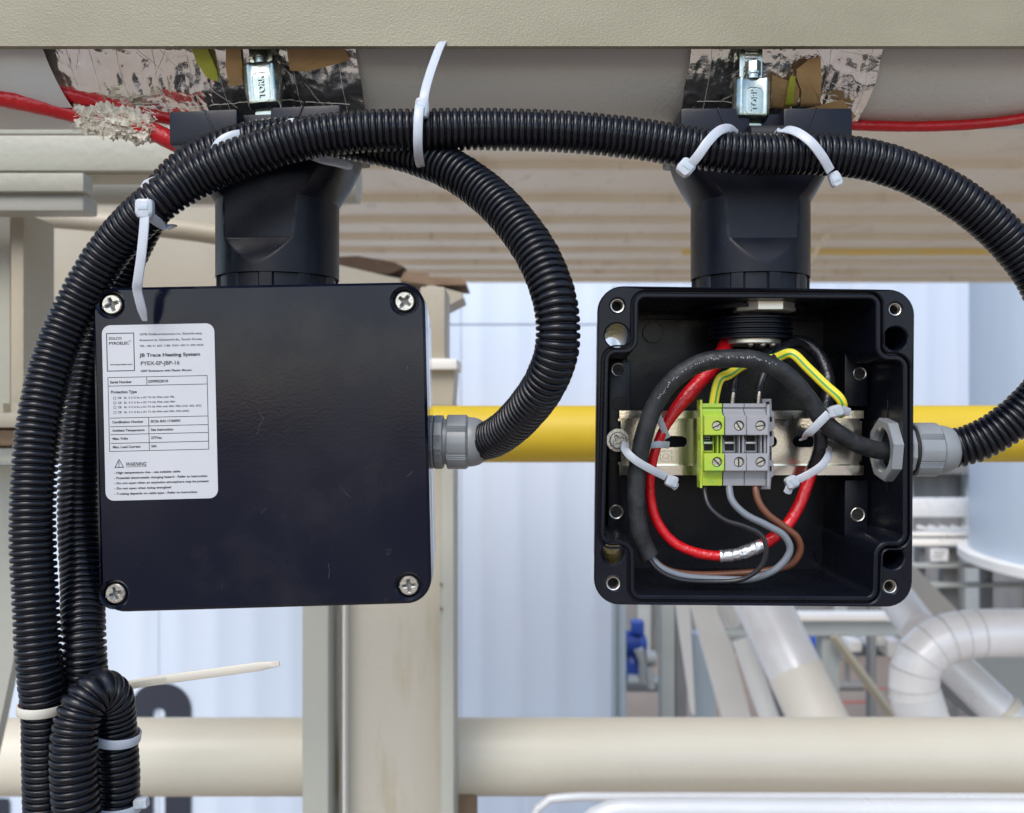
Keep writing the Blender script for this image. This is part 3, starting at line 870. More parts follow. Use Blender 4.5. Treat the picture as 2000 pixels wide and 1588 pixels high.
for k, (x, z, r) in enumerate(ins):
    mb = MB()
    mb.lathe([(.0012, r * .99), (.0006, r * .93), (.0008, r * .78), (.0015, r * .74), (.0020, r * .66), (.0025, r * .74), (.0030, r * .66), (.0035, r * .74), (.012, r * .6)], (x, 0, z), (0, 1, 0), 32, caps=False)
    part(mb, 'threaded_insert', M_['screw'], obox, local=True, rec=False)
    mb = MB(); mb.lathe([(0, r * .9), (.001, r * .9)], (x, .0120, z), (0, 1, 0), 20); part(mb, 'hole_bottom', M_['dark_hole'], obox, local=True)
# raised floor panel, ledges and bosses inside
def olocal(px, py, Y):
    return MOI @ P(px, py, Y)
mb = MB()
a = olocal(1218, 1118, .5305); b = olocal(1650, 627, .5305)
mb.plate(rrect(a.x, a.z, b.x, b.z, .002), [], .0728, .0746, .0005, back=False)
for (x, y, r) in ((1275, 650, .0058), (1611, 1082, .0060)):
    q = olocal(x, y, .529); mb.lathe([(-.0016, r), (-.0014, r + .0002), (0, r + .0002)], (q.x, .0730, q.z), (0, 1, 0), 32)
part(mb, 'floor_panel', M_['black_box'], obox, local=True)
for (x0, x1, y0, y1, Y) in ((1186, 1233, 705, 1045, .507), (1649, 1697, 690, 794, .497), (1649, 1697, 938, 1048, .497)):
    mb = MB(); a = olocal(x0, y1, Y); b = olocal(x1, y0, Y); mb.box((a.x, a.y, a.z), (b.x, .0746, b.z), .0012); part(mb, 'ledge', M_['black_box'], obox, local=True)
for (x, y, Y, r) in ((1207, 722, .507, .0040), (1203, 1000, .507, .0041), (1679, 730, .497, .0037), (1675, 1005, .497, .0040)):
    q = olocal(x, y, Y)
    mb = MB(); mb.lathe([(-.0005, r), (-.0008, r * .9), (-.0006, r * .78), (.0004, r * .70), (.0006, r * .60), (.0008, r * .7), (.001, r * .55)], (q.x, q.y, q.z), (0, 1, 0), 32, caps=False)
    part(mb, 'threaded_insert', M_['screw'], obox, local=True, rec=False)
    mb = MB(); mb.lathe([(-.0002, r * .72), (-.0001, r * .72)], (q.x, q.y, q.z), (0, 1, 0), 20); mb.lathe([(-.0005, r * .14), (-.0002, r * .2)], (q.x + r * .1, q.y, q.z), (0, 1, 0), 10)
    part(mb, 'hole_bottom', M_['dark_hole'], obox, local=True)
q = olocal(1210, 790, .507); mb = MB(); mb.lathe([(-.0004, .0040), (0, .0042)], (q.x, q.y, q.z), (0, 1, 0), 32); part(mb, 'moulded_boss', M_['black_box'], obox, local=True)
for (x, y, Y) in ((1727, 730, .49), (1725, 1005, .49)):
    mb = MB(); q2 = olocal(x, y, Y)
    mb.lathe([(0, .0034), (-.0003, .0032), (-.0003, .0027), (0, .0026)], (opx(1765, y)[0] - .0001, .034, q2.z), (1, 0, 0), 28, caps=False); part(mb, 'moulded_ring', M_['black_box'], obox, local=True)
for (x, z0, z1) in ((0, 780, 820), (0, 935, 965)):
    for Yd in (.018, .030): 
        xx, zz0 = opx(1765, z1); _, zz1 = opx(1765, z0)
        mb = MB(); mb.box((xx - .0010, Yd, zz0), (xx + .0002, Yd + .0008, zz1), .0002); part(mb, 'wall_rib', M_['black_box'], obox, local=True)
# what shows through the lower and upper left mounting holes is the place behind

# ---- cable entry at the inside top of the open box
tf = thing('cable_entry', 'threaded black cable entry with a plated nut inside the top of the open box', 'cable entry', P(1466, 620, .496))
c = P(1466, 0, .496); c.z = 0
mb = MB()
prof = []
z = .0360
for k in range(5):
    prof += [(z, .0206), (z + .0006, .0222), (z + .0014, .0222), (z + .0020, .0206)]; z += .0026
mb.lathe([(a, r) for a, r in prof], (c.x, c.y, 0), (0, 0, 1), 56)
part(mb, 'threaded_sleeve', M_['mount'], tf)
mb = MB(); mb.lathe([(.0500, .0158), (.0504, .0166), (.0545, .0166), (.0549, .0158)], (c.x + .0035, c.y - .0125, 0), (0, 0, 1), 8, side=(.38, -1, 0))
part(mb, 'plated_nut', M_['nickel'], tf, ang=20)
mb = MB(); mb.lathe([(.0335, .0150), (.0340, .0156), (.0362, .0156), (.0364, .015)], (c.x, c.y - .002, 0), (0, 0, 1), 40)
part(mb, 'clamping_ring', M_['nickel'], tf)
mb = MB()
for dx in (-.0035, .003, .0085):
    mb.lathe([(0, .0012), (.0008, .0019), (.0018, .0020)], (c.x + dx, c.y - .013 + abs(dx) * .1, .0318), (0, 0, 1), 16)
part(mb, 'ring_screw', M_['screw'], tf)
mb = MB(); mb.cyl((c.x, c.y, .0485), (c.x, c.y, .0605), .0145, 32)
part(mb, 'neck', M_['mount'], tf)

# ---- DIN rail
YR = .4925
rz0, rz1 = P(0, 928, YR).z, P(0, 802, YR).z
rx0, rx1 = P(1210, 0, YR).x, P(1687, 0, YR).x
rail = thing('din_rail', 'plated slotted mounting rail across the open box', 'mounting rail', ((rx0 + rx1) / 2, YR, rz0))
zc0, zc1 = P(0, 907, YR + .006).z, P(0, 818, YR + .006).z
mb = MB()
mb.prism([(YR, rz1), (YR, zc1 + .0003), (YR + .0066, zc1), (YR + .0066, zc1 - .0012), (YR + .0078, zc1 - .0012), (YR + .0078, zc1 + .0010), (YR + .0012, zc1 + .0014), (YR + .0012, rz1)], 'x', rx0, rx1)
mb.prism([(YR, rz0), (YR, zc0 - .0003), (YR + .0066, zc0), (YR + .0066, zc0 + .0012), (YR + .0078, zc0 + .0012), (YR + .0078, zc0 - .0010), (YR + .0012, zc0 - .0014), (YR + .0012, rz0)], 'x', rx0, rx1)
part(mb, 'flange', M_['zinc'], rail)
mb = MB()
yy = YR + .0066
sl = []
for (a, b) in ((1298, 1341), (1470, 1517), (1549, 1592), (1636, 1676)):
    A, B = P(a, 873, yy), P(b, 852, yy); sl.append(rrect(A.x, A.z, B.x, B.z, .0028, 8))
rr0, rr1 = P(1212, 0, yy).x, P(1684, 0, yy).x
mb.plate([(rr0, zc0 + .0012), (rr1, zc0 + .0012), (rr1, zc1 - .0012), (rr0, zc1 - .0012)], sl, yy, yy + .0012, .0002)
part(mb, 'slotted_web', M_['zinc'], rail)
mb = MB()                                             # embossed maker's sign
A, B = P(1289, 901, yy - .0001), P(1313, 880, yy - .0001)
mb.plate(rrect(A.x, A.z, B.x, B.z, .0006), [rrect(A.x + .0005, A.z + .0005, B.x - .0005, B.z - .0005, .0003)], yy - .0003, yy, 0)
mb.text('CF', A.x + .0012, A.z + .0015, .0028, y=yy - .0002, bold=.0, ex=.03)
part(mb, 'embossed_sign', M_['screw'], rail, ang=30)
# rail screws
for (px, py, r) in ((1207, 860, .0046),):
    q = P(px, py, .4905)
    sc_ = thing('rail_screw', 'pan head screw with washer at the left end of the mounting rail', 'screw', q)
    mb = MB(); mb.lathe([(.0006, .0062), (.0012, .0063), (.0018, .0063)], (0, 0, 0), (0, 1, 0), 32); mb.lathe([(.0003, .0054), (.0008, .0054)], (0, 0, 0), (0, 1, 0), 32)
    part(mb, 'washer', M_['screw'], sc_, local=True)
    cross_screw(None, 0, 0, -.0012, r, sc_, rot=.5, depth=.0018)

# ================================================================== cable glands
def gland_cap(mb, x0, x1, x2, cy, cz, r):
    """ribbed cap from x0 to x1 and dome to x2, axis +x"""
    n = 144; rows = []
    def prof(x, rr, ribs):
        row = []
        for j in range(n):
            a = 2 * math.pi * j / n
            rad = rr
            if ribs:
                ph = (a / (2 * math.pi) * 6) % 1.0         # six flats, three grooves between each
                rad = rr * (1 - .03 * (1 - abs(2 * ph - 1)))
                for g in (.40, .50, .60):
                    if abs(ph - g) < .022: rad -= .0007
            row.append((x, cy + rad * math.cos(a), cz + rad * math.sin(a)))
        return row
    rows.append(prof(x0, r - .0008, False)); rows.append(prof(x0 + .0006, r, True))
    rows.append(prof(x1 - .0012, r, True)); rows.append(prof(x1, r - .0012, True)); rows.append(prof(x1 + .0001, r - .0017, False))
    L = x2 - x1
    for k in range(1, 9):
        t = k / 8; rows.append(prof(x1 + L * math.sin(t * 1.45) / math.sin(1.45), (r - .0016) - .0042 * (1 - math.cos(t * 1.45)), False))
    rows.append(prof(x2 - .0008, .0092, False))
    mb.grid(rows, cu=True, caps=True)

# left gland
gy, gz = .4845, P(0, 863, .4845).z
xb = P(833, 0, .4845).x
gl = thing('cable_gland', 'grey plastic cable gland on the right side of the closed box', 'cable gland', (xb, gy, gz), group='grey cable glands')
mb = MB()
def hexring(mb, x0, x1, r, ch=.0005):
    mb.lathe([(x0, r - ch), (x0 + ch, r), (x1 - ch, r), (x1, r - ch)], (0, gy_, gz_), (1, 0, 0), 12, side=(0, -.97, .26))
gy_, gz_ = gy, gz
x = xb - .001
hexring(mb, xb - .004, xb + .0042, .0147)
part(mb, 'lock_ring', M_['gland'], gl, ang=20)
mb = MB(); hexring(mb, xb + .0045, xb + .0092, .0147); mb.lathe([(0, .0122), (.004, .0122)], (xb + .009, gy, gz), (1, 0, 0), 40)
hb = part(mb, 'hex_body', M_['gland'], gl, ang=20)
mb = MB(); mb.text('PG 16', 0, 0, .0030, y=0, ex=.06, bold=.0)
mb.xform(Matrix.Translation((xb + .0054, gy - .0145, gz + .0045)) @ Matrix.Rotation(R_(90), 4, 'Y'))
part(mb, 'raised_lettering', M_['gland'], hb)
mb = MB(); gland_cap(mb, xb + .0112, xb + .0225, P(946, 0, gy).x, gy, gz, .0149)
part(mb, 'cap', M_['gland'], gl, ang=30)
GLX = P(944, 0, gy).x

# right gland
gy2 = .4725; gz2 = P(0, 878, gy2).z; xr = P(1787, 0, .457).x
gr = thing('cable_gland', 'grey plastic cable gland through the right wall of the open box', 'cable gland', (xr, gy2, gz2), group='grey cable glands')
gy_, gz_ = gy2, gz2
mb = MB(); mb.lathe([(0, .0125), (.0045, .0125)], (xr, gy2, gz2), (1, 0, 0), 40); hexring(mb, xr + .0002, xr + .0028, .0140)
part(mb, 'hex_body', M_['gland'], gr, ang=20)
mb = MB(); mb.lathe([(0, .0136), (.0004, .0139), (.0010, .0139), (.0014, .0136)], (xr + .0030, gy2, gz2), (1, 0, 0), 40); part(mb, 'gasket', M_['dark_hole'], gr)
mb = MB(); gland_cap(mb, xr + .0046, xr + .0175, P(1863, 0, gy2).x, gy2, gz2, .0144)
part(mb, 'cap', M_['gland'], gr, ang=30)
# lock nut inside the wall
nx = P(1765, 0, .457).x
mb = MB()
NS = 8
def ring8(x, r, m=0): return [(x, gy2 + r * math.cos(2 * math.pi * (j + .35) / 64 * 1), gz2 + r * math.sin(2 * math.pi * (j + .35) / 64)) for j in range(64)]
def octa(x, r):
    row = []
    for j in range(64):
        a = 2 * math.pi * j / 64; b_ = ((a + .2) % (math.pi / 4)) - math.pi / 8
        rr = r * math.cos(math.pi / 8) / math.cos(b_)
        row.append((x, gy2 + rr * math.cos(a), gz2 + rr * math.sin(a)))
    return row
def cir(x, r): return [(x, gy2 + r * math.cos(2 * math.pi * j / 64), gz2 + r * math.sin(2 * math.pi * j / 64)) for j in range(64)]
mb.grid([octa(nx - .0002, .0168), octa(nx - .0046, .0168), octa(nx - .0052, .0162), cir(nx - .0052, .0118), cir(nx - .0046, .0112), cir(nx - .0030, .0104), cir(nx - .0002, .0104)], cu=True)
part(mb, 'lock_nut', M_['gland'], gr, ang=25)

# ================================================================== corrugated conduits
PITCH = .00330
PROF = [(0, 1.0), (.10, .80), (.17, .28), (.27, .05), (.50, 0), (.73, .05), (.83, .28), (.90, .80)]
def conduit(pts, label, R=.0103, group='black corrugated conduits', pitch=PITCH):
    ph = Path(pts, step=20)
    n = int(ph.L / pitch)
    c = []; rad = []
    for i in range(n):
        jit = 1 + .022 * noise.noise(V((i * .9, pts[0][0] * 50, 0)))
        for (t, g) in PROF:
            c.append(ph.at((i + t) * pitch)); rad.append(R * jit - .00175 * g)
    mb = MB(); fr = mb.frames([ph.at((i + .5) * pitch / 8) for i in range(len(c))])
    rows = []
    for p, r, (t, u, w_) in zip(c, rad, fr):
        rows.append([p + (u * math.cos(2 * math.pi * j / 36) + w_ * math.sin(2 * math.pi * j / 36)) * r for j in range(36)])
    mb.grid(rows, cu=True, caps=True)
    return single(mb, 'corrugated_conduit', M_['conduit'], label, 'conduit', group, ang=180), ph
cA, phA = conduit([P(100, 1900, .440), P(92, 1700, .438), P(90, 1588, .436), P(88, 1480, .434), P(86, 1380, .432), P(76, 1290, .430), P(70, 1180, .432), P(64, 1060, .434), P(66, 940, .436), P(78, 820, .440), P(106, 700, .446),
    P(154, 590, .450), P(222, 480, .448), P(300, 400, .441), P(385, 345, .444), P(480, 305, .4445), P(590, 272, .445), P(700, 257, .447), P(820, 254, .449), P(960, 253, .452), P(1110, 258, .454), P(1250, 272, .455),
    P(1370, 291, .455), P(1480, 302, .455), P(1590, 301, .455), P(1700, 313, .455), P(1800, 348, .456), P(1890, 400, .457), P(1965, 465, .458), P(2030, 550, .459), P(2062, 650, .460), P(2050, 740, .461), P(1985, 815, .464), P(1910, 862, .469), P(1856, 877, .4725), P(1836, 878, .4725)],
    'long front conduit arching over both boxes and looping back into the right gland')
cB, phB = conduit([P(205, 1900, .452), P(200, 1700, .452), P(192, 1588, .450), P(182, 1480, .448), P(170, 1370, .446), P(164, 1250, .444), P(160, 1130, .458), P(154, 1010, .470), P(156, 900, .476), P(168, 780, .478), P(190, 660, .480), P(222, 560, .480), P(262, 470, .474), P(312, 385, .468), P(378, 320, .466), P(460, 284, .465), P(560, 268, .466), P(660, 270, .466),
    P(740, 284, .465), P(810, 302, .462), P(880, 330, .455), P(950, 378, .445), P(1010, 440, .432), P(1058, 515, .420), P(1086, 600, .413), P(1088, 680, .414), P(1066, 745, .424), P(1028, 800, .442), P(985, 842, .464), P(945, 862, .482), P(915, 863, .4845)],
    'conduit curling out of the left gland and up behind the long one')
cC, phC = conduit([P(170, 1900, .418), P(158, 1720, .416), P(150, 1588, .414), P(144, 1500, .414), P(147, 1430, .415), P(163, 1378, .418), P(190, 1350, .4235), P(215, 1362, .4305), P(222, 1405, .4355), P(226, 1460, .437), P(230, 1530, .438), P(226, 1600, .438), P(224, 1720, .440), P(226, 1900, .442)],
    'short conduit bent into a tight hairpin at the lower left')

# ================================================================== terminal blocks
YT = .4615
def tb(px0, px1, name, mkey, label, scr_x, screws_rot, skirt=True):
    x0, x1 = P(px0, 0, YT).x, P(px1, 0, YT).x
    Z = lambda py, Y=YT: P(0, py, Y).z
    root = thing(name, label, 'terminal block', ((x0 + x1) / 2, YT, Z(868)), group='terminal blocks on the mounting rail')
    b = .4765
    prof = [(b, Z(951)), (YT + .005, Z(950)), (YT + .0045, Z(938)), (YT + .0052, Z(936)), (YT + .0040, Z(922)), (YT + .003, Z(920)), (YT + .003, Z(886)),
            (YT + .012, Z(886)), (YT + .012, Z(850)), (YT + .003, Z(850)), (YT + .003, Z(812)), (YT + .0055, Z(803)), (YT + .0060, Z(798)), (YT + .0048, Z(795)), (YT + .0050, Z(788)), (b, Z(788))]
    mb = MB(); mb.prism(prof, 'x', x0, x1)
    part(mb, 'housing', M_[mkey], root, ang=20)
    mb = MB(); mb.box((x0 + .0026, b, Z(946)), (x1 - .0002, .494, Z(792)), .0003); part(mb, 'foot', M_[mkey], root)
    for (ya, yb_, ys, rot) in ((850, 812, 832, screws_rot[0]), (920, 886, 903, screws_rot[1])):
        mb = MB()
        sx_ = P(scr_x, 0, YT).x; sz = Z(ys)
        mb.plate(rrect(x0 - .0001, Z(ya), x1 + .0001, Z(yb_), .0004, 2), [circ(sx_, sz, .0026, 28)], YT, YT + .0030, .0003, back=False)
        sf = part(mb, 'screw_face', M_[mkey], root, ang=30)
        mb = MB(); mb.lathe([(0, .0020), (.0003, .00235), (.0007, .00235)], (sx_, YT + .0014, sz), (0, 1, 0), 24)
        cs = part(mb, 'clamp_screw', M_['screw'], root)
        mb = MB(); mb.box((-.0021, -.0004, -.0003), (.0021, .0002, .0003), 0, M=Matrix.Translation((sx_, YT + .0015, sz)) @ Matrix.Rotation(rot, 4, 'Y'))
        part(mb, 'slot', M_['dark_hole'], cs)
    # centre: two black windows with a metal bar between
    w_ = x1 - x0
    mb = MB()
    fa = x0 + w_ * .10; fb_ = x0 + w_ * .62
    w1 = [(fa + .0006, Z(863)), (fb_, Z(863)), (fb_, Z(852)), (fa + .0006, Z(852))]; w2 = [(fa + .0006, Z(882)), (fb_, Z(882)), (fb_, Z(869)), (fa + .0006, Z(869))]
    mb.plate([(x0 + .0002, Z(885.5)), (x0 + w_ * .68, Z(885.5)), (x0 + w_ * .68, Z(850.5)), (x0 + .0002, Z(850.5))], [w1, w2], YT + .0085, YT + .0119, .0002, back=False)
    part(mb, 'marker_frame', M_[mkey], root)
    mb = MB(); mb.plate(w1, [], YT + .0112, YT + .0116, 0); mb.plate(w2, [], YT + .0112, YT + .0116, 0)
    part(mb, 'window_recess', M_['dark_hole'], root)
    mb = MB(); mb.box((fa + .0004, YT + .0080, Z(868)), (fb_ + .0002, YT + .0086, Z(865.2)), .0002)
    part(mb, 'contact_bar', M_['nickel'], root)
    mb = MB(); mb.box((x0 + w_ * .74, YT + .0040, Z(885.8)), (x0 + w_ * .80, YT + .0118, Z(850.2)), .0002); mb.box((x0 + w_ * .9, YT + .0035, Z(885.8)), (x0 + w_ * .98, YT + .0118, Z(850.2)), .0002)
    part(mb, 'centre_rib', M_[mkey], root)
    return root, x0, x1
t1_, a0, a1 = tb(1376, 1414.5, 'terminal_block', 'terminal_green', 'green and yellow earth terminal block, leftmost of the three on the rail', 1401, (-.5, .8))
mb = MB(); x0, x1 = P(1376, 0, YT).x - .0012, P(1376, 0, YT).x - .0001
Z = lambda py, Y=.4665: P(0, py, Y).z
mb.prism([(.4745, Z(953)), (.4665, Z(953)), (.4665, Z(935)), (.4655, Z(922)), (.4650, Z(880)), (.4655, Z(812)), (.4665, Z(800)), (.4665, Z(781)), (.4745, Z(781))], 'x', x0, x1)
for (u, v_) in ((790, 800), (815, 850), (860, 905), (915, 940)):
    mb.box((x0 - .0003, .468, Z(v_)), (x0, .4735, Z(u)), .0001)
part(mb, 'side_plate', M_['terminal_green'], t1_, ang=20)
mb = MB()
for k in range(3):
    for j in range(2): mb.box((a0 + .0013 + k * .0014, YT + .0107, P(0, 861 - j * 5, YT).z), (a0 + .0023 + k * .0014, YT + .0111, P(0, 859 - j * 5, YT).z), 0)
part(mb, 'marker_print', M_['label'], t1_)
t2_, _, _ = tb(1417, 1457.5, 'terminal_block', 'terminal_grey', 'grey terminal block between the green one and the other grey one', 1444, (1.0, 1.55))
t3_, _, e1 = tb(1459, 1500.5, 'terminal_block', 'terminal_grey', 'grey terminal block beside the pierced end bracket', 1486, (-.2, -.5))
# end bracket with its square openings
eb = thing('end_bracket', 'grey pierced end bracket right of the terminal blocks', 'end bracket', (e1 + .002, .47, Z(868)))
xs0 = e1 + .0002
Y2 = .472
xq = lambda px: P(px, 0, Y2).x
Zq = lambda py: P(0, py, Y2).z
out2 = [(1488, 779), (1507, 779), (1508, 803), (1513, 805), (1513, 836), (1508, 840), (1512, 842), (1512, 868), (1508, 872), (1508, 898), (1511, 902), (1511, 930), (1507, 933), (1505, 956), (1486, 956)]
hs_ = [(1497, 1503, 785, 793), (1502, 1508, 815, 824), (1501, 1508, 843, 853), (1497, 1506, 872, 882), (1500, 1506, 889, 899), (1500, 1507, 911, 921), (1494, 1501, 937, 947)]
mb = MB()
mb.plate([(xq(a), Zq(b)) for a, b in out2], [[(xq(a), Zq(d)), (xq(b), Zq(d)), (xq(b), Zq(c_)), (xq(a), Zq(c_))] for a, b, c_, d in hs_], Y2, Y2 + .004, .0003)
mb.box((xs0, .464, Zq(948)), (xs0 + .0012, .494, Zq(790)), .0002)
part(mb, 'lattice', M_['terminal_grey'], eb, ang=20)
mb = MB(); mb.box((xs0 + .0012, Y2 + .0042, Zq(955)), (xq(1509), .4935, Zq(780)), .0002); part(mb, 'core', M_['mount'], eb)

# ================================================================== cables and wires in the open box
blk = thing('supply_cable', 'thick black cable looping from the right gland round the open box', 'cable', P(1440, 900, .465), group='cables and wires in the open box')
ph = Path([P(1800, 880, .4725), P(1740, 882, .4725), P(1700, 876, .471), P(1655, 858, .466), P(1612, 826, .462), P(1575, 775, .459), P(1535, 732, .457), P(1485, 706, .456), P(1430, 700, .456), P(1372, 708, .457), P(1320, 738, .459), P(1281, 788, .462), P(1258, 850, .464), P(1245, 920, .466), P(1243, 985, .467), P(1250, 1040, .468), P(1264, 1078, .470), P(1269, 1088, .470)])
mb = MB(); mb.tube(ph.sample(260), lambda t: .0047 * (1 if t < .985 else 1.03), 24, True, rough=.02)
part(mb, 'sheath', M_['cable_black'], blk, ang=60)
rnd2 = random.Random(3)
mb = MB()
fr = None
for k in range(64):                                       # worn white print along the sheath
    t = .40 + .26 * k / 63
    p = ph.at(ph.L * t); q = ph.at(ph.L * t + .0005); T_ = (q - p).normalized(); Nn = T_.cross(V((0, 1, 0))).normalized()
    c_ = p + V((0, -.00478, 0)) * 1 + Nn * rnd2.uniform(-.0006, .0006) - Nn * .0006
    if rnd2.random() < .2: continue
    L = rnd2.uniform(.0003, .0008); hgt = rnd2.uniform(.0003, .0011)
    mb.add([c_ - T_ * L / 2 - Nn * hgt / 2, c_ + T_ * L / 2 - Nn * hgt / 2, c_ + T_ * L / 2 + Nn * hgt / 2, c_ - T_ * L / 2 + Nn * hgt / 2], [(0, 1, 2, 3)])
part(mb, 'worn_print', mat('worn_print', (.22, .22, .22), .6), blk)

def wire(name, mkey, pts, r, label, cat='wire', N_=90, uv=None, parent=None):
    ph_ = Path(pts); mb = MB(); mb.tube(ph_.sample(N_), r, 14, True, uv=uv)
    return single(mb, name, M_[mkey], label, cat, 'cables and wires in the open box', ang=60)
wire('core_wire', 'brown_wire', [P(1266, 1084, .4715), P(1300, 1112, .4745), P(1350, 1122, .477), P(1430, 1120, .478), P(1500, 1114, .476), P(1545, 1102, .472), P(1563, 1075, .469), P(1557, 1050, .467), P(1530, 1028, .466), P(1497, 1002, .466), P(1481, 978, .467), P(1475, 950, .469), P(1475, 938, .472)], .00185, 'brown wire curving up into the right grey terminal block')
wire('core_wire', 'grey_wire', [P(1268, 1084, .4700), P(1290, 1108, .4695), P(1330, 1124, .4700), P(1400, 1131, .471), P(1470, 1130, .469), P(1520, 1108, .465), P(1543, 1074, .463), P(1532, 1047, .462), P(1498, 1026, .462), P(1455, 1004, .463), P(1430, 978, .465), P(1424, 950, .468), P(1424, 938, .471)], .00185, 'grey wire curving up into the middle terminal block')
wire('core_wire', 'wire_black', [P(1264, 1086, .4685), P(1285, 1112, .4670), P(1320, 1130, .4665), P(1390, 1136, .467), P(1450, 1131, .465), P(1485, 1108, .461), P(1497, 1075, .459), P(1487, 1045, .459), P(1455, 1028, .460), P(1415, 1015, .461), P(1386, 990, .463), P(1377, 965, .466), P(1377, 938, .472)], .00125, 'thin black wire curving up into the green terminal block')

hc = thing('heating_cable', 'red braided heating cable from the cable entry, bent round to a foil-wrapped splice', 'cable', P(1400, 880, .475), group='cables and wires in the open box')
ph1 = Path([P(1425, 640, .498), P(1418, 672, .492), P(1396, 712, .484), P(1352, 762, .478), P(1312, 812, .476), P(1286, 862, .476), P(1272, 915, .477), P(1270, 965, .478), P(1282, 1015, .478), P(1312, 1056, .477), P(1355, 1078, .475), P(1410, 1086, .473), P(1455, 1078, .472), P(1490, 1063, .472), P(1530, 1034, .475), P(1558, 992, .479), P(1577, 945, .482), P(1590, 905, .483)])
mb = MB(); mb.tube(ph1.sample(300), lambda t: .0040 if t < .22 else (.0040 - .0014 * min(1, (t - .22) / .08) if t < .3 else (.0026 if t < .74 else .0031)), 18, True, rough=.05)
part(mb, 'jacket', M_['red'], hc, ang=60)
def near_s(ph_, px, py):
    def d2(p): return (p.x / p.y * F + 1000 - px) ** 2 + (794 - p.z / p.y * F - py) ** 2
    i = min(range(len(ph_.p)), key=lambda i: d2(ph_.p[i])); return ph_.s[i]
sa_, sb_ = near_s(ph1, 1404, 1087), near_s(ph1, 1488, 1066)
mb = MB(); s = [ph1.at(sa_ + (sb_ - sa_) * k / 60) for k in range(61)]
mb.tube(s, lambda t: .0031 + .0004 * noise.noise(V((t * 14, 0, 0))) + (.0003 if (t > .5) else 0), 28, True, rough=.08)
part(mb, 'foil_splice', M_['foil_band'], hc, ang=30)
wire('core_wire', 'shrink', [P(1588, 915, .4805), P(1596, 895, .478), P(1603, 868, .475), P(1602, 840, .474), P(1612, 800, .478), P(1618, 755, .484), P(1606, 705, .490), P(1578, 672, .494), P(1540, 668, .494), P(1500, 690, .490), P(1475, 712, .488)], .0036, 'black shrink-sleeved tail running up the right side behind the yellow-green wire', N_=140)
for (nm, pts, lab_, fx, fy) in (('a', [P(1432, 768, .469), P(1434, 748, .471), P(1440, 722, .476), P(1455, 700, .484), P(1468, 672, .494)], 'short black wire with ferrule entering the middle terminal block', 1431, 768),
                        ('b', [P(1482, 766, .469), P(1487, 745, .471), P(1500, 715, .475), P(1530, 682, .482), P(1560, 670, .489), P(1590, 690, .495)], 'short black wire with ferrule entering the right grey terminal block', 1482, 766)):
    w_ = thing('core_wire', lab_, 'wire', pts[0], group='cables and wires in the open box')
    mb = MB(); mb.tube(Path(pts).sample(60), lambda t: .0021 if t > .06 else .0023, 14); part(mb, 'insulation', M_['wire_black'], w_, ang=60)
    mb = MB(); mb.tube([P(fx + 2, fy - 4, .469), P(fx, fy + 8, .469), P(fx - 2, fy + 32, .470)], .0012, 12); part(mb, 'ferrule', M_['screw'], w_)
gyw = [P(1393, 800, .470), P(1394, 785, .468), P(1402, 748, .466), P(1408, 738, .4655), P(1424, 731, .468), P(1450, 714, .474), P(1480, 703, .478), P(1512, 700, .478), P(1538, 690, .474), P(1550, 692, .472), P(1575, 716, .470), P(1612, 752, .467), P(1640, 778, .465), P(1646, 792, .466), P(1643, 812, .472)]
ph = Path(gyw); mb = MB(); S_ = ph.sample(150)
frs = mb.frames(S_); rows = []
for p, (t, u, w_) in zip(S_, frs):
    side = t.cross(V((0, 1, 0))).normalized(); dep = side.cross(t).normalized()
    rows.append([p + side * .00260 * math.cos(2 * math.pi * j / 20) + dep * .0015 * math.sin(2 * math.pi * j / 20) for j in range(20)])
mb.grid(rows, cu=True, caps=True, uv=True)
single(mb, 'earth_wire', M_['gy'], 'yellow and green striped earth wire folded over at the top of the open box', 'wire', 'cables and wires in the open box', ang=60)

# ================================================================== cable ties
TG = 'white nylon cable ties'
def head_box(mb, c, T_, N_, sx_=.0056, sy=.0072, sz=.0048):
    T_ = V(T_).normalized(); N_ = (V(N_) - T_ * V(N_).dot(T_)).normalized(); S = T_.cross(N_)
    M = Matrix(((S.x, N_.x, T_.x, c.x), (S.y, N_.y, T_.y, c.y), (S.z, N_.z, T_.z, c.z), (0, 0, 0, 1)))
    rows = []
    for t, k in ((-.5, .72), (-.42, .86), (-.2, 1), (.3, 1), (.42, .93), (.5, .80)):
        rows.append([M @ V((sx_ / 2 * k * a, sz / 2 * (.55 + .45 * k) * b, sy * t)) for a, b in ((-1, -.6), (-.7, -1), (.7, -1), (1, -.6), (1, .6), (.7, 1), (-.7, 1), (-1, .6))])
    mb.grid(rows, cu=True, caps=True)
    mb.box((-sx_ * .28, -sz / 2 - .0003, -sy * .10), (sx_ * .28, -sz * .3, sy * .22), .0002, M=M)
def serr(mb, pts, w_, wdir=None, off=.0006):
    """fine teeth across a strip"""
    for i in range(1, len(pts) - 1):
        T_ = (pts[i + 1] - pts[i - 1]).normalized(); W = V(wdir) if wdir else T_.cross(V((0, 1, 0))); W = (W - T_ * W.dot(T_)).normalized(); Nn = W.cross(T_)
        if Nn.y > 0: Nn = -Nn
        p = pts[i] + Nn * off
        mb.add([p - W * w_ / 2 - T_ * .00025, p + W * w_ / 2 - T_ * .00025, p + W * w_ / 2 + T_ * .0001 + Nn * .0002, p - W * w_ / 2 + T_ * .0001 + Nn * .0002], [(0, 1, 2, 3)])
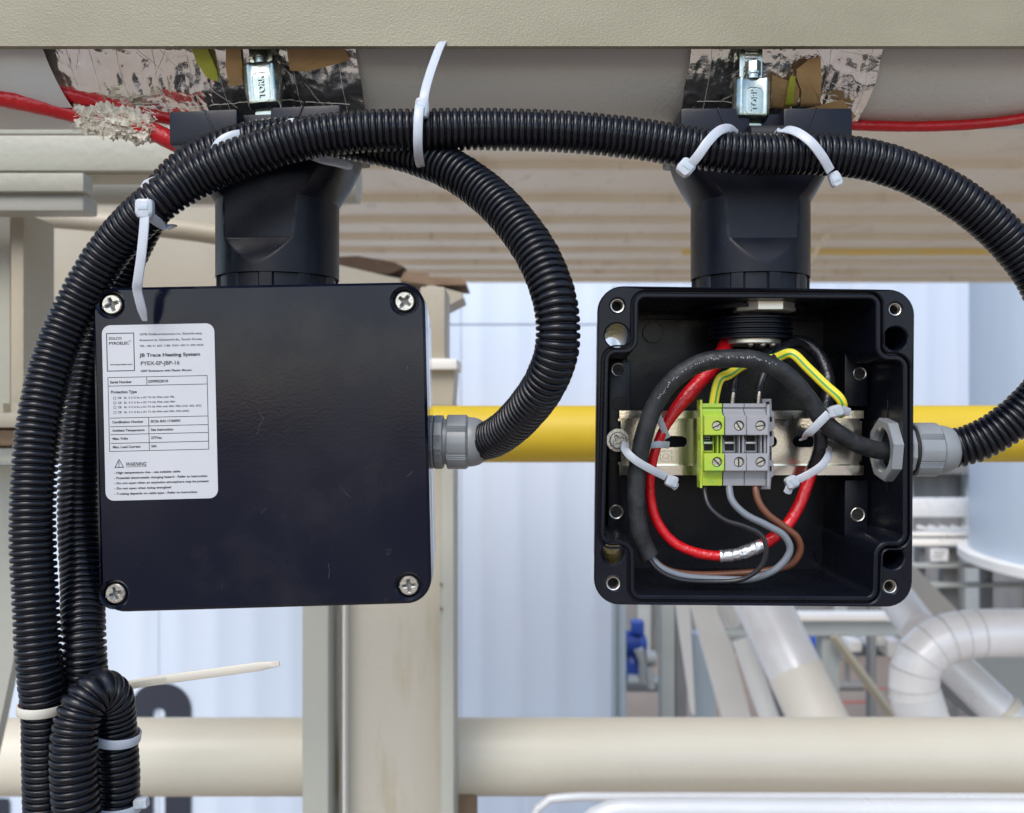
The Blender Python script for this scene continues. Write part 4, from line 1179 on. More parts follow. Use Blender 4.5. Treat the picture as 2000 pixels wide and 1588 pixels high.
def tie(label, loops=(), head=None, tails=(), mkey='tie', group=TG, w_=.0038, at=None):
    allp = [p for l in loops for p in l[0]] + [p for t in tails for p in t[0]]
    c = at or sum(allp, V()) / len(allp)
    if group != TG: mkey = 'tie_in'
    root = thing('cable_tie', label, 'cable tie', c, group=group)
    for (pts, wd, closed) in loops:
        mb = MB(); S = Path(pts, closed=closed).sample(64)
        if closed: S = S[:-1]
        mb.band(S, w_, .0011, wdir=wd, closed=closed); part(mb, 'strap', M_[mkey], root, ang=40)
    if head:
        mb = MB(); head_box(mb, *head); part(mb, 'head', M_[mkey], root, ang=40)
    for (pts, wd, teeth) in tails:
        mb = MB(); S = Path(pts).sample(40); ww = w_
        mb.band(S, lambda t: ww * (1 if t < .9 else 1 - 4.5 * (t - .9)), .0011, wdir=wd)
        tl = part(mb, 'tail', M_[mkey], root, ang=40)
        if teeth:
            mb = MB(); a, b = teeth
            serr(mb, [Path(pts).at(Path(pts).L * (a + (b - a) * k / 26)) for k in range(27)], w_ * .55, wd); part(mb, 'teeth', M_[mkey], tl, stuff=False)
    return root
def ring(c, T_, a, b, n=22, e1=None, ex=2.6):
    """loop round a bundle: centre c, bundle direction T_, half sizes a (across, in the picture) and b (towards the lens)"""
    T_ = V(T_).normalized(); A = T_.cross(V((0, 1, 0))).normalized(); B = A.cross(T_).normalized()
    out = []
    for k in range(n):
        q = 2 * math.pi * k / n; c_, s_ = math.cos(q), math.sin(q)
        out.append(c + A * a * abs(c_) ** (2 / ex) * (1 if c_ > 0 else -1) + B * b * abs(s_) ** (2 / ex) * (1 if s_ > 0 else -1))
    return out
# 1: left bundle, long tail hanging over the closed box
c = P(292, 398, .4525)
T1 = (P(330, 365, .4525) - P(250, 440, .4525)).normalized()
tie('cable tie round two conduits with a long tail hanging over the closed box', [([P(306, 352, .470), P(292, 350, .458), P(283, 362, .446), P(281, 388, .4335), P(284, 408, .4290)], None, False), ([P(284, 410, .4290), P(300, 428, .4335), P(320, 440, .442), P(338, 444, .456)], None, False)],
    (P(283, 408, .4285), (0, 0, 1), (0, 1, 0), .0082, .0085, .005), [([P(284, 405, .4275), P(281, 450, .4265), P(276, 500, .427), P(269, 552, .430), P(268, 565, .432), P(276, 600, .436), P(283, 626, .440)], (1, -.1, 0), None)], w_=.0046, at=c)
# 2: top middle, tail over the beam edge
c = P(825, 268, .4540); T2 = V((1, 0, -.04))
tie('cable tie with its tail bent up over the olive beam edge', [(ring(c, T2, .0150, .0205), T2, True)],
    (P(825, 212, .4385), (0, 0, 1), (0, 1, 0), .0066, .0090, .005), [([P(826, 214, .4365), P(829, 185, .4370), P(838, 150, .4440), P(850, 115, .4520), P(860, 90, .4600), P(866, 83, .4660), P(875, 86, .4688)], (1, 0, .1), None)], w_=.0044, at=c)
# 3: on the left mount
tie('cable tie holding the rear conduit to the left mount, half hidden by the front conduit', [([P(418, 305, .4535), P(424, 284, .4530), P(440, 270, .4535), P(466, 262, .4560), P(500, 262, .462), P(560, 250, .466)], None, False), ([P(552, 256, .4665), P(566, 240, .457), P(582, 244, .4520), P(590, 262, .452)], None, False)], None, [([P(600, 300, .461), P(632, 312, .4600), P(660, 318, .4625), P(688, 326, .466)], None, (.3, .9))], w_=.0044)
# 4/5: on the right mount
c = P(1370, 290, .455)
tie('cable tie slanting over the long conduit left of the right clamp', [([P(1440, 262, .462), P(1424, 251, .452), P(1404, 256, .4440), P(1382, 278, .4395), P(1362, 306, .4400), P(1345, 326, .4430)], None, False)], (P(1339, 328, .4440), P(1405, 256, .44) - P(1362, 306, .44), (0, 1, 0), .0078, .0075, .005), w_=.0046)
tie('cable tie slanting over the long conduit right of the right clamp', [([P(1520, 262, .462), P(1532, 253, .452), P(1556, 258, .4440), P(1584, 278, .4395), P(1606, 306, .4400), P(1622, 334, .4430)], None, False)], (P(1631, 350, .4460), P(1631, 350, .44) - P(1620, 325, .44), (0, 1, 0), .0058, .0070, .004), w_=.0046)
# 6: lower left, blue-ish loop with long tail
c = P(84, 1381, .432); T6 = V((.02, 0, 1))
tie('cable tie on the far left conduit with a long straight tail crossing to the right', [(ring(c, T6, .0108, .0112, ex=2), T6, True)], None, [([P(150, 1376, .4480), P(220, 1348, .4480), P(258, 1337, .4475), P(330, 1326, .447), P(440, 1311, .447), P(546, 1296, .447)], None, (.28, .46))], mkey='tie_old', w_=.0044, at=c)
# 7 and 8 on the hairpin
c = P(226, 1437, .437); T7 = V((-.05, 0, 1))
tie('upper cable tie on the right leg of the hairpin conduit', [(ring(c, V((.16, 0, 1)), .0110, .0114, ex=2), V((.16, 0, 1)), True)], None, [], w_=.0044, at=c)
c = P(228, 1573, .438)
tie('lower cable tie on the right leg of the hairpin conduit, head on its right', [(ring(c, V((.06, 0, 1)), .0112, .0114, ex=2), V((.06, 0, 1)), True)], (P(276, 1568, .4345), (1, 0, .1), (0, 1, 0), .0052, .0062, .0045), [], w_=.0044, at=c)
# inside the open box
IG = 'cable ties inside the open box'
tie('small cable tie slanting over the red cable at the left of the rail', [([P(1268, 790, .4735), P(1281, 806, .4705), P(1291, 826, .4710), P(1303, 855, .476)], None, False)], None, [], group=IG, w_=.0034)
tie('small ribbed cable tie crossing the red cable level with the rail slot', [([P(1256, 868, .4740), P(1270, 869, .4725), P(1288, 868, .4735), P(1306, 869, .479)], None, False)], None, [], group=IG, w_=.0036)
tie('cable tie with square head below the left end of the rail', [([P(1222, 866, .4700), P(1222, 880, .4620), P(1240, 898, .4590), P(1270, 916, .4600), P(1300, 931, .4640)], None, False)], (P(1311, 940, .4650), (1, 0, -.35), (0, 1, 0), .0062, .0058, .005), [([P(1312, 944, .464), P(1322, 952, .466)], None, None)], group=IG, w_=.0040)
tie('cable tie knotted round the black cable beside the bent earth wire', [([P(1568, 858, .4700), P(1580, 846, .4580), P(1600, 826, .4555), P(1618, 808, .4560)], None, False)], (P(1630, 804, .4575), (1, 0, .3), (0, 1, 0), .0060, .0070, .005), [([P(1645, 800, .459), P(1660, 806, .462)], None, None)], group=IG, w_=.0042)
tie('cable tie with pointed end hanging below the rail at the right', [([P(1618, 872, .4780), P(1618, 890, .4680), P(1604, 910, .4650), P(1580, 926, .4660), P(1556, 938, .4670)], None, False)], (P(1546, 942, .4665), (1, 0, .5), (0, 1, 0), .0064, .0060, .005), [([P(1544, 946, .466), P(1537, 964, .467)], None, None)], group=IG, w_=.0040)

# ================================================================== the place behind
def pbox(mb, x0, y0, x1, y1, Y, d, ch=.002):
    a, b = P(x0, y1, Y), P(x1, y0, Y); mb.box((a.x, Y, a.z), (b.x, Y + d, b.z), ch); return mb
def ptube(name, m_, pts, r, label, cat, group=None, n=32, kind=None):
    mb = MB(); ph = Path(pts); mb.tube(ph.sample(max(2, 2 if len(pts) == 2 else 60)), r, n); return single(mb, name, m_, label, cat, group, ang=60, kind=kind)

# roof deck: folded sheets running across
DZ = .62
deck = thing('roof_deck', 'cream profiled deck overhead with rain and rust stains', 'roof', (0, 2.5, DZ)); deck['kind'] = 'structure'
ys = [1.30 + .30 * k for k in range(10)]
ys = [DZ * F / v_ for v_ in (880, 660, 560, 469, 404, 362, 329, 304, 279, 262, 249)]
for i in range(len(ys) - 1):
    y0, y1 = ys[i], ys[i + 1]; p = y1 - y0
    prof = [(y0 + .004, DZ), (y0 + p * .60, DZ), (y0 + p * .66, DZ + .014), (y1 - .02, DZ + .014), (y1 - .0045, DZ + .012), (y1 - .0045, DZ - .009), (y1 - .0005, DZ - .009), (y1 - .0005, DZ + .002), (y1 - .016, DZ + .04), (y0 + p * .65, DZ + .04), (y0 + p * .59, DZ + .005), (y0 + .004, DZ + .005)]
    mb = MB(); n = 90; x0, x1 = -2.2, 6.5
    rows = [[(x0 + (x1 - x0) * k / n, a, b + .0025 * noise.noise(V((k * .35, i * 3, 0))) + .002 * noise.noise(V((k * .9, i, 4)))) for a, b in prof] for k in range(n + 1)]
    mb.grid(rows, cu=True, caps=True)
    part(mb, 'deck_sheet', M_['deck'], deck, ang=25)
# far edge trim with small hangers
mb = MB(); mb.box((-2.2, ys[-1] + .01, DZ - .012), (6.5, ys[-1] + .05, DZ + .05), .004)
part(mb, 'edge_trim', M_['deck'], deck)
# thin yellow line pipe under the deck, with its hanger
yp = .545 * F / 302
yl = thing('thin_pipe', 'thin yellow pipe hung under the cream deck', 'pipe', (2, yp, .545))
mb = MB(); mb.tube([V((.6 + 6 * k / 20, yp, .545 + .002 * noise.noise(V((k * .7, 0, 0))))) for k in range(21)], .0115, 14); part(mb, 'tube', mat('ochre_pipe', (.80, .58, .16), .5, col2=(.76, .62, .28), nscale=8), yl)
mb = MB(); q = P(1606, 470, 3.0); mb.tube([q + V((.02, 0, .02)), q, q + V((-.05, .02, -.09)), q + V((-.09, .0, -.10))], .007, 8); part(mb, 'hanger', M_['deck'], yl)

# left steelwork (Y 0.7 to 1.4)
lb = thing('cross_beam', 'grey-green steel beam at the upper left behind the red cables', 'beam', P(200, 300, .95))
mb = MB(); pbox(mb, -600, 150, 540, 262, .90, .03, .002); part(mb, 'web', M_['greenbeam'], lb)
mb = MB(); pbox(mb, -600, 263, 540, 334, .86, .03, .003); part(mb, 'flange', M_['greenbeam'], lb)
mb = MB(); pbox(mb, -600, 334.5, 540, 341, .868, .04, .001); part(mb, 'bottom_edge', M_['beige'], lb)
st = thing('stiffener_block', 'short grey-green steel block under the cross beam at the far left', 'steel block', P(80, 370, .84))
mb = MB(); pbox(mb, -600, 337, 163, 374, .835, .02, .002); part(mb, 'upper_plate', M_['greenbeam'], st)
mb = MB(); pbox(mb, -600, 376, 163, 412, .842, .03, .003); part(mb, 'lower_plate', M_['greycol'], st)
ptube('side_pipe', M_['greycol'], [P(150, 352, 1.15), P(700, 352, 1.15)], .030, 'grey-green pipe tucked under the left cross beam', 'pipe')
ptube('side_pipe', M_['beige'], [P(-300, 395, 1.28), P(420, 458, 1.28), P(560, 492, 1.28)], .014, 'thin cream pipe sloping behind the left mount', 'pipe')
mb = MB(); pbox(mb, -400, 404, 430, 900, 1.5, .02, .002)
single(mb, 'web_plate', M_['beige'], 'large beige steel web plate behind the conduits at the left', 'steel plate')
lc = thing('left_column', 'beige steel column at the left edge with bolted base plates', 'column', P(20, 900, .9))
mb = MB(); pbox(mb, -160, 416, 20, 815, .90, .02, .002); part(mb, 'web', M_['greycol'], lc)
mb = MB(); pbox(mb, 20, 414, 46, 818, .88, .06, .002); part(mb, 'flange', M_['beige'], lc)
mb = MB(); pbox(mb, -160, 806, 60, 836, .84, .12, .004); part(mb, 'base_plate', M_['beige'], lc)
mb = MB(); pbox(mb, -160, 838, 44, 872, .85, .12, .006); part(mb, 'base_plate', M_['rust'], lc, 'weathered lower base plate')
mb = MB(); pbox(mb, -160, 874, 52, 906, .86, .12, .004); part(mb, 'base_plate', M_['greycol'], lc)
for k in (6, 38):
    q = P(k, 800, .86); mb = MB(); mb.cyl(q + V((0, 0, -.004)), q + V((0, 0, .006)), .008, 6); part(mb, 'bolt', M_['beige'], lc)
mb = MB(); poly = [(-260, 908), (22, 908), (60, 960), (44, 1180), (26, 1290), (0, 1412), (-40, 1588), (-260, 1700)]
mb.prism([(P(x, y, .95).x, P(x, y, .95).z) for x, y in poly], 'y', .95, .965)
single(mb, 'gusset_plate', M_['greycol'], 'grey-green gusset plate with a slanting edge at the far left', 'steel plate')

# yellow pipe
ptube('yellow_pipe', M_['yellow_pipe'], [P(560, 848, 1.0), P(2700, 847, 1.0)], .0313, 'yellow painted pipe running level behind both boxes', 'pipe', n=48)

# H-section column behind the closed box
YC = 1.25
hcq = thing('steel_column', 'beige H-section steel column behind the closed box', 'column', P(735, 1588, YC))
mb = MB()
xw0, xw1 = P(662, 0, YC + .05).x, P(862, 0, YC + .05).x
zc_a, zc_b = P(0, 566, YC).z, P(0, 2400, YC).z
mb.box((xw0, YC + .05, zc_b), (xw1, YC + .06, zc_a), .001); part(mb, 'web', mat('column_web_paint', (.46, .43, .36), .5, col2=(.50, .47, .40), nscale=2.2, spots=[((.36, .30, .17), 4, .58, .15)], stretch=(2, 1, .3), bump=.0005, bscale=100), hcq)
x0 = P(590, 0, YC).x; x1 = P(641, 0, YC).x
mb = MB(); mb.box((x0, YC, zc_b), (x1, YC + .02, zc_a), .002); mb.box((x1 - .008, YC + .004, zc_b), (x1 + .0005, YC + .11, zc_a), .001); part(mb, 'flange', M_['greycol'], hcq)
mb = MB(); mb.box((P(664, 0, YC).x, YC + .02, zc_b), (P(668, 0, YC).x, YC + .05, zc_a), .001); part(mb, 'edge_bead', M_['cream_far'], hcq)
mb = MB(); mb.box((P(862, 0, YC).x, YC, zc_b), (P(886, 0, YC).x, YC + .11, P(0, 790, YC).z), .002); mb.box((P(859, 0, YC).x, YC + .003, zc_b), (P(862, 0, YC).x, YC + .05, zc_a), .0005); part(mb, 'flange', M_['greycol'], hcq)
mb = MB(); pbox(mb, 820, 560, 869, 705, YC - .01, .10, .003); part(mb, 'cap_bracket', M_['beige'], hcq)
mb = MB(); pbox(mb, 820, 700, 893, 722, YC - .02, .12, .004); part(mb, 'cap_plate', M_['cream_far'], hcq)
mb = MB(); mb.prism([(P(x, y, YC).x, P(x, y, YC).z) for x, y in ((820, 722), (889, 722), (884, 792), (820, 792))], 'y', YC - .005, YC + .09); part(mb, 'tapered_stub', M_['beige'], hcq)
for y in (1142, 1190):
    q = P(861, y, YC - .003); mb = MB(); mb.cyl(q, q + V((0, .01, 0)), .0022, 6); part(mb, 'bolt', M_['rust'], hcq)

# rusty joint above the column
rj = thing('rusty_bracket', 'rusty steel bracket ends between the closed box and the deck', 'bracket', P(780, 530, 1.5))
mb = MB(); mb.prism([(P(x, y, 1.6).x, P(x, y, 1.6).z) for x, y in ((640, 502), (700, 500), (770, 512), (790, 522), (760, 535), (650, 528))], 'y', 1.6, 1.75); part(mb, 'shadow_plate', mat('rusty_gap_shade', (.055, .035, .025), .9, col2=(.12, .07, .04), nscale=20), rj)  # rust-brown plate stands for the dark gap; its shade is in the colour
mb = MB(); mb.prism([(P(x, y, 1.55).x, P(x, y, 1.55).z) for x, y in ((640, 518), (660, 517), (760, 540), (850, 556), (850, 575), (640, 575))], 'y', 1.55, 1.75); part(mb, 'cream_plate', M_['beige'], rj)
mb = MB(); mb.prism([(P(x, y, 1.5).x, P(x, y, 1.5).z) for x, y in ((790, 530), (835, 533), (838, 540), (905, 543), (912, 556), (840, 557), (780, 548))], 'y', 1.5, 1.62); part(mb, 'rust_plate', M_['rust'], rj)
mb = MB(); mb.prism([(P(x, y, 1.49).x, P(x, y, 1.49).z) for x, y in ((832, 558), (846, 557), (902, 572), (904, 582), (868, 600), (832, 588))], 'y', 1.49, 1.6); part(mb, 'beige_foot', M_['beige'], rj)

# cream pipe across the bottom
ptube('cream_pipe', M_['beige_pipe'], [P(-900, 1478, 1.42), P(2800, 1476, 1.42)], .0580, 'thick cream pipe running level across the bottom behind the column', 'pipe', n=64)
mb = MB(); pbox(mb, 886, 1553, 930, 1640, 1.38, .06, .003); single(mb, 'timber_block', M_['rust'], 'small brown block under the cream pipe beside the column', 'block')

# white handrail tubes under it
ptube('handrail', M_['white_pipe'], [P(1030, 1800, 1.30), P(1036, 1640, 1.30), P(1044, 1590, 1.30), P(1066, 1564, 1.30), P(1110, 1557, 1.30), P(1200, 1556, 1.30), P(2700, 1560, 1.30)], .0062, 'thin white bent tube rail under the cream pipe, upper of the two', 'handrail')
ptube('handrail', M_['white_pipe'], [P(1120, 1900, 1.18), P(1126, 1680, 1.18), P(1146, 1612, 1.18), P(1190, 1584, 1.18), P(1270, 1580, 1.18), P(1500, 1580, 1.18), P(2700, 1584, 1.18)], .0135, 'thicker white bent tube rail along the bottom edge, lower of the two', 'handrail')

# pale blue clad building
YW = 6.0
def clad(name, label, x0, x1, z0, z1, Y, m_, sheet=1.0, pitch=.25, joint=None):
    root = thing(name, label, 'wall', ((x0 + x1) / 2, Y, z0))
    x = x0; n = 0
    while x < x1 - .01:
        xe = min(x1, x + sheet - .004)
        bands = [(z0, joint - .004), (joint + .004, z1)] if joint else [(z0, z1)]
        for (a, b) in bands:
            poly = [(x, Y)]
            k = math.ceil((x - x0) / pitch)
            while True:
                c = x0 + k * pitch + pitch * .5
                if c + .05 > xe: break
                if c - .05 > x: poly += [(c - .055, Y), (c - .028, Y - .007), (c + .028, Y - .007), (c + .055, Y)]
                c2 = c + pitch * .5
                k += 1
            poly += [(xe, Y)]
            mb = MB()
            rows = [[(p[0], p[1], z) for p in poly] + [(p[0], p[1] + .01, z) for p in poly[::-1]] for z in (a, b)]
            mb.grid(rows, cu=True, caps=False); part(mb, 'sheet', m_, root, ang=20)
        x += sheet
    mb = MB(); mb.box((x0, Y + .03, z0), (x1, Y + .2, z1 - .02)); part(mb, 'backing', M_['darkgrey'], root)
    return root
xe = P(1196, 0, YW).x
clad('clad_wall', 'pale blue profiled metal wall with dark painted numbers, behind the column', -7.0 + xe, xe, GZ, 3.2, YW, M_['cladding'], pitch=.25, joint=P(0, 634, YW).z)
ct = thing('corner_trim', 'grey-blue steel corner posts at the right end of the pale blue wall', 'corner post', P(1208, 1400, YW))
for (a, b, yy) in ((1196, 1204, 5.97), (1204.5, 1212, 5.99), (1212.5, 1223, 5.95)):
    mb = MB(); mb.box((P(a, 0, yy).x, yy, GZ), (P(b, 0, yy).x, yy + .12, P(0, 560, yy).z if a < 1200 else P(0, 1150, yy).z), .004); part(mb, 'post', M_['trim'], ct)
# painted numbers on the wall (flat stencil paint, tall narrow zeros)
for (xa, xb_, sa, sb, lab_) in ((255, 372, 298, 322, 'dark painted digit 0 on the pale blue wall below the closed box'), (-102, 17, -58, -34, 'dark painted digit at the lower left edge of the pale blue wall')):
    YD = YW - .018
    top = 1335 if xa > 0 else 1560
    A, B = P(xa, 2050, YD), P(xb_, top, YD); a_, b_ = P(sa, 2000, YD), P(sb, 1383 if xa > 0 else 1610, YD)
    mb = MB(); mb.plate(rrect(A.x, A.z, B.x, B.z, .17 if xa > 0 else .02, 12), [rrect(a_.x, a_.z, b_.x, b_.z, .04, 10)], YD, YD + .004, 0)
    o = single(mb, 'painted_digit', M_['digit'], lab_, 'painted number')

# farther blue building to the right, seen over the yard
YF = 15.0
mb = MB()
z0 = P(0, 905, YF).z; x0, x1 = P(1190, 0, YF).x, 12.5
rt = clad('far_building', 'farther pale blue-grey clad building seen right of the open box', x0, x1, z0, 5.5, YF, M_['cladding_far'], sheet=2.0, pitch=.5)
mb = MB(); mb.box((x0, YF - .1, z0 - .17), (x1, YF + .1, z0 - .005), .01); part(mb, 'lintel', M_['darkgrey'], rt)
mb = MB(); mb.box((x0, YF + .4, GZ), (x1, YF + .6, z0 - .18), .01); part(mb, 'lower_wall', mat('lower_wall_paint', (.17, .18, .19), .6, col2=(.26, .25, .24), nscale=2.2, stretch=(2, 1, .6)), rt)
for k in range(9):
    xx = x0 + .5 + k * 1.1
    mb = MB(); mb.box((xx, YF + .2, GZ), (xx + .22, YF + .38, z0 - .18), .01); part(mb, 'pier', M_['rackgrey'], rt)

# racking with stored goods between (seen x 1785-1930, y 975-1180)
YR_ = 9.0
rk = thing('storage_rack', 'grey and white steel rack standing in the yard right of the open box', 'rack', P(1850, 1180, YR_))
for (a, b, m_k, yy) in ((974, 1010, 'white_pipe', YR_), (1040, 1047, 'cream_far', YR_ + .1), (1055, 1066, 'cream_far', YR_), (1102, 1110, 'rackgrey', YR_), (1140, 1148, 'rackgrey', YR_)):
    mb = MB(); A, B = P(1640, b, yy), P(2080, a, yy); mb.box((A.x, yy, A.z), (B.x, yy + .12, B.z), .01); part(mb, 'rail', M_[m_k], rk)
for (a, b) in ((1700, 1712), (1797, 1808), (1843, 1872), (1925, 1940), (2020, 2034)):
    mb = MB(); A, B = P(a, 0, YR_ + .13), P(b, 1070, YR_ + .13); mb.box((A.x, YR_ + .13, GZ), (B.x, YR_ + .25, B.z), .005); part(mb, 'post', M_['darkgrey'], rk)
mb = MB()
for k in range(7):
    q = P(1790 + k * 22, 1030, YR_ + .5); mb.tube([q, q + V((.25, -.1, -.07))], .03, 8)
part(mb, 'stored_tube', M_['cream_far'], rk)
mb = MB(); pbox(mb, 1818, 1072, 1852, 1096, YR_ - .02, .01, .001); part(mb, 'notice', M_['white'], rk)
mb = MB()
for k in range(3): pbox(mb, 1822, 1076 + k * 6, 1848 - k * 4, 1078 + k * 6, YR_ - .024, .003, 0)
part(mb, 'notice_print', M_['darkgrey'], rk)

# blue vessel at the right edge
vs = thing('storage_vessel', 'tall pale blue cylindrical vessel at the right edge, its bottom rim exposed', 'vessel', (5.98, 8.0, -1.39))
vx = 5.98; VR = 1.74
mb = MB(); mb.lathe([(-1.34, VR), (3.5, VR)], (vx, 8, 0), (0, 0, 1), 96); part(mb, 'shell', M_['vessel'], vs)
mb = MB(); mb.lathe([(-1.42, VR - .1), (-1.42, VR + .10), (-1.34, VR + .10), (-1.335, VR + .01)], (vx, 8, 0), (0, 0, 1), 96); part(mb, 'bottom_rim', M_['cream_far'], vs)
mb = MB(); mb.lathe([(GZ, .5), (-1.42, .5)], (vx, 8, 0), (0, 0, 1), 24); part(mb, 'support', M_['darkgrey'], vs)

# pipe rack in the yard
pr = thing('pipe_rack', 'grey steel pipe rack frame under the open box', 'pipe rack', P(1500, 1400, 6.5))
for (x0, y0, x1, y1, Y, d, mk) in ((1398, 1201, 1760, 1213, 6.5, .14, 'cream_far'), (1398, 1213.5, 1760, 1235, 6.54, .06, 'rackgrey'), (1398, 1235.5, 1760, 1243, 6.5, .14, 'rackgrey')):
    mb = MB(); pbox(mb, x0, y0, x1, y1, Y, d, .004); part(mb, 'cross_member', M_[mk], pr)
for (x0, x1, y0, Y, mk) in ((1292, 1318, 1150, 6.6, 'rackgrey'), (1320, 1342, 1150, 6.62, 'darkgrey'), (1356, 1396, 1240, 6.9, 'trim'), (1606, 1640, 1243, 6.52, 'rackgrey'), (2090, 2130, 1243, 6.5, 'rackgrey')):
    mb = MB(); A, B = P(x0, y0, Y), P(x1, y0, Y); mb.box((A.x, Y, GZ), (B.x, Y + .15, A.z), .004); part(mb, 'leg', M_[mk], pr)
mb = MB(); mb.tube([P(1628, 1243, 6.45), P(1745, 1400, 6.45), P(1800, 1470, 6.45)], .035, 4); part(mb, 'brace', M_['beige'], pr)

def flatbeam(pts, Y, d, name, m_, label, cat, group=None):
    mb = MB(); mb.prism([(P(x, y, Y).x, P(x, y, Y).z) for x, y in pts], 'y', Y, Y + d); return single(mb, name, m_, label, cat, group)
GP = 'cream pipes and beams sloping down under the open box'
flatbeam([(1316, 1150), (1346, 1150), (1358, 1395), (1352, 1398)], 5.4, .04, 'sloping_beam', M_['cream_far'], 'narrow cream strip tapering to a point, leftmost under the open box', 'beam', GP)
mb = MB(); A0 = [(1346, 1160), (1398, 1160), (1402, 1200), (1430, 1260), (1466, 1402), (1500, 1540), (1446, 1540), (1412, 1402), (1372, 1260)]
mb.prism([(P(x, y, 4.8).x, P(x, y, 4.8).z) for x, y in A0], 'y', 4.8, 4.86); single(mb, 'sloping_beam', M_['cream_far'], 'broad flat cream beam sloping down right of the narrow strip', 'beam', GP)
ptube('sloping_pipe', M_['cream_far'], [P(1448, 1248, 4.6), P(1502, 1400, 4.5), P(1552, 1540, 4.4)], .048, 'thin cream pipe with an open end between the flat beam and the big pipe', 'pipe', GP)
ptube('sloping_pipe', M_['cream_far'], [P(1395, 1150, 4.9), P(1432, 1210, 5.0)], .065, 'short cream pipe stub just below the open box', 'pipe', GP)
bp = thing('sloping_pipe', 'big pale pipe sloping down under the middle of the open box', 'pipe', P(1540, 1300, 3.2), group=GP)
pth = Path([P(1440, 1080, 3.5), P(1492, 1185, 3.4), P(1598, 1405, 3.2), P(1680, 1570, 3.0)])
mb = MB(); mb.tube([pth.at(pth.L * k / 30) for k in range(31)], lambda t: .104 - .010 * t, 40); part(mb, 'pipe_run', M_['alu'], bp, ang=60)
mb = MB(); mb.tube([pth.at(pth.L * (.50 + .5 * k / 30)) for k in range(31)], lambda t: .1025 - .005 * t, 40); part(mb, 'weld_sleeve', mat('cream_sleeve_paint', (.80, .76, .67), .45, col2=(.74, .69, .59), nscale=4), bp, ang=60)
flatbeam([(1478, 1245), (1486, 1245), (1532, 1400), (1522, 1400)], 4.7, .03, 'sloping_beam', M_['darkgrey'], 'thin dark rod left of the big pale pipe', 'rod', GP)

# insulated elbow at the lower right
el = thing('insulated_elbow', 'shiny white jacketed pipe bend at the lower right', 'pipe', P(1800, 1290, 3.0))
epts = [P(2700, 1238, 3.0), P(2200, 1236, 3.0), P(2000, 1236, 3.0), P(1900, 1238, 3.0), P(1840, 1250, 3.0), P(1798, 1282, 3.0), P(1784, 1330, 3.0), P(1796, 1385, 3.0), P(1826, 1450, 3.0), P(1870, 1540, 3.0)]
ep = Path(epts)
Lp = ep.L
# straight jacket, then mitred segments
s0 = None
def seg(a, b, nm, m_, r):
    mb = MB(); n = max(2, int((b - a) / .03)) if nm != 'mitred_segment' else 2
    rows = []
    for k in range(n):
        d = a + (b - a) * k / (n - 1); p = ep.at(d); t = (ep.at(d + .03) - ep.at(d - .03)).normalized(); u = V((0, 1, 0)); w_ = t.cross(u).normalized()
        rows.append([p + (u * math.cos(2 * math.pi * j / 40) + w_ * math.sin(2 * math.pi * j / 40)) * r for j in range(40)])
    mb.grid(rows, cu=True); part(mb, nm, m_, el, ang=50)
def near(px, py):
    t = P(px, py, 3.0); return min(range(len(ep.p)), key=lambda i: (ep.p[i] - t).length)
sA = ep.s[near(1905, 1238)]; sB = ep.s[near(1792, 1372)]
seg(0, sA, 'jacket', M_['alu'], .078)
NS_ = 7
for k in range(NS_): 
    a = sA + (sB - sA) * k / NS_; b = sA + (sB - sA) * (k + 1) / NS_
    seg(a - .004, b + .004, 'mitred_segment', M_['alu'], .078 + (.0014 if k % 2 else .0004))
seg(sB, Lp, 'jacket', M_['alu'], .080)
for k in range(NS_ + 1):
    d = sA + (sB - sA) * k / NS_; seg(d - .0012, d + .0012, 'seam', M_['rackgrey'], .0798)
for d in (sA - .35, sA - .9, sB + .16): seg(d - .006, d + .006, 'jacket_strap', M_['trim'], .0805)
mb = MB(); pts = [ep.at(sB - .03 + .035 * k) for k in range(3)]; mb.tube(pts, .0825, 40); part(mb, 'strap', M_['white_pipe'], el)
ptube('jacketed_pipe', M_['alu'], [P(1640, 1020, 3.8), P(1730, 1140, 3.7), P(1798, 1232, 3.4)], .070, 'white jacketed pipe coming down from behind the open box to the shiny bend', 'pipe')
flatbeam([(1700, 1040), (1790, 1110), (1870, 1192), (1890, 1240), (1800, 1240), (1720, 1120)], 4.3, .1, 'sloping_beam', mat('beige_grey_paint', (.50, .48, .44), .5, col2=(.45, .43, .4), nscale=3), 'beige-grey flat beam sloping down behind the white jacketed pipe', 'beam')
jp = thing('jacketed_pipe', 'white pipe with a cream collar sloping to the lower right corner', 'pipe', P(1920, 1360, 3.4))
mb = MB(); jpth = Path([P(1845, 1283, 3.5), P(1955, 1390, 3.4), P(2120, 1550, 3.3)]); mb.tube(jpth.sample(30), .072, 36); part(mb, 'jacket', M_['white_pipe'], jp, ang=60)
mb = MB(); mb.tube([jpth.at(jpth.L * .40), jpth.at(jpth.L * .44)], .078, 36); part(mb, 'collar', M_['beige_pipe'], jp)
flatbeam([(1880, 1262), (2200, 1262), (2200, 1600), (2010, 1402)], 4.2, .3, 'equipment_cover', M_['rackgrey'], 'large grey cover behind the lower right pipes', 'cover')
flatbeam([(1818, 1300), (1850, 1310), (1990, 1450), (1960, 1450), (1830, 1345)], 4.0, .08, 'sloping_beam', M_['darkgrey'], 'dark grey beam in the shadow beside the shiny bend', 'beam')

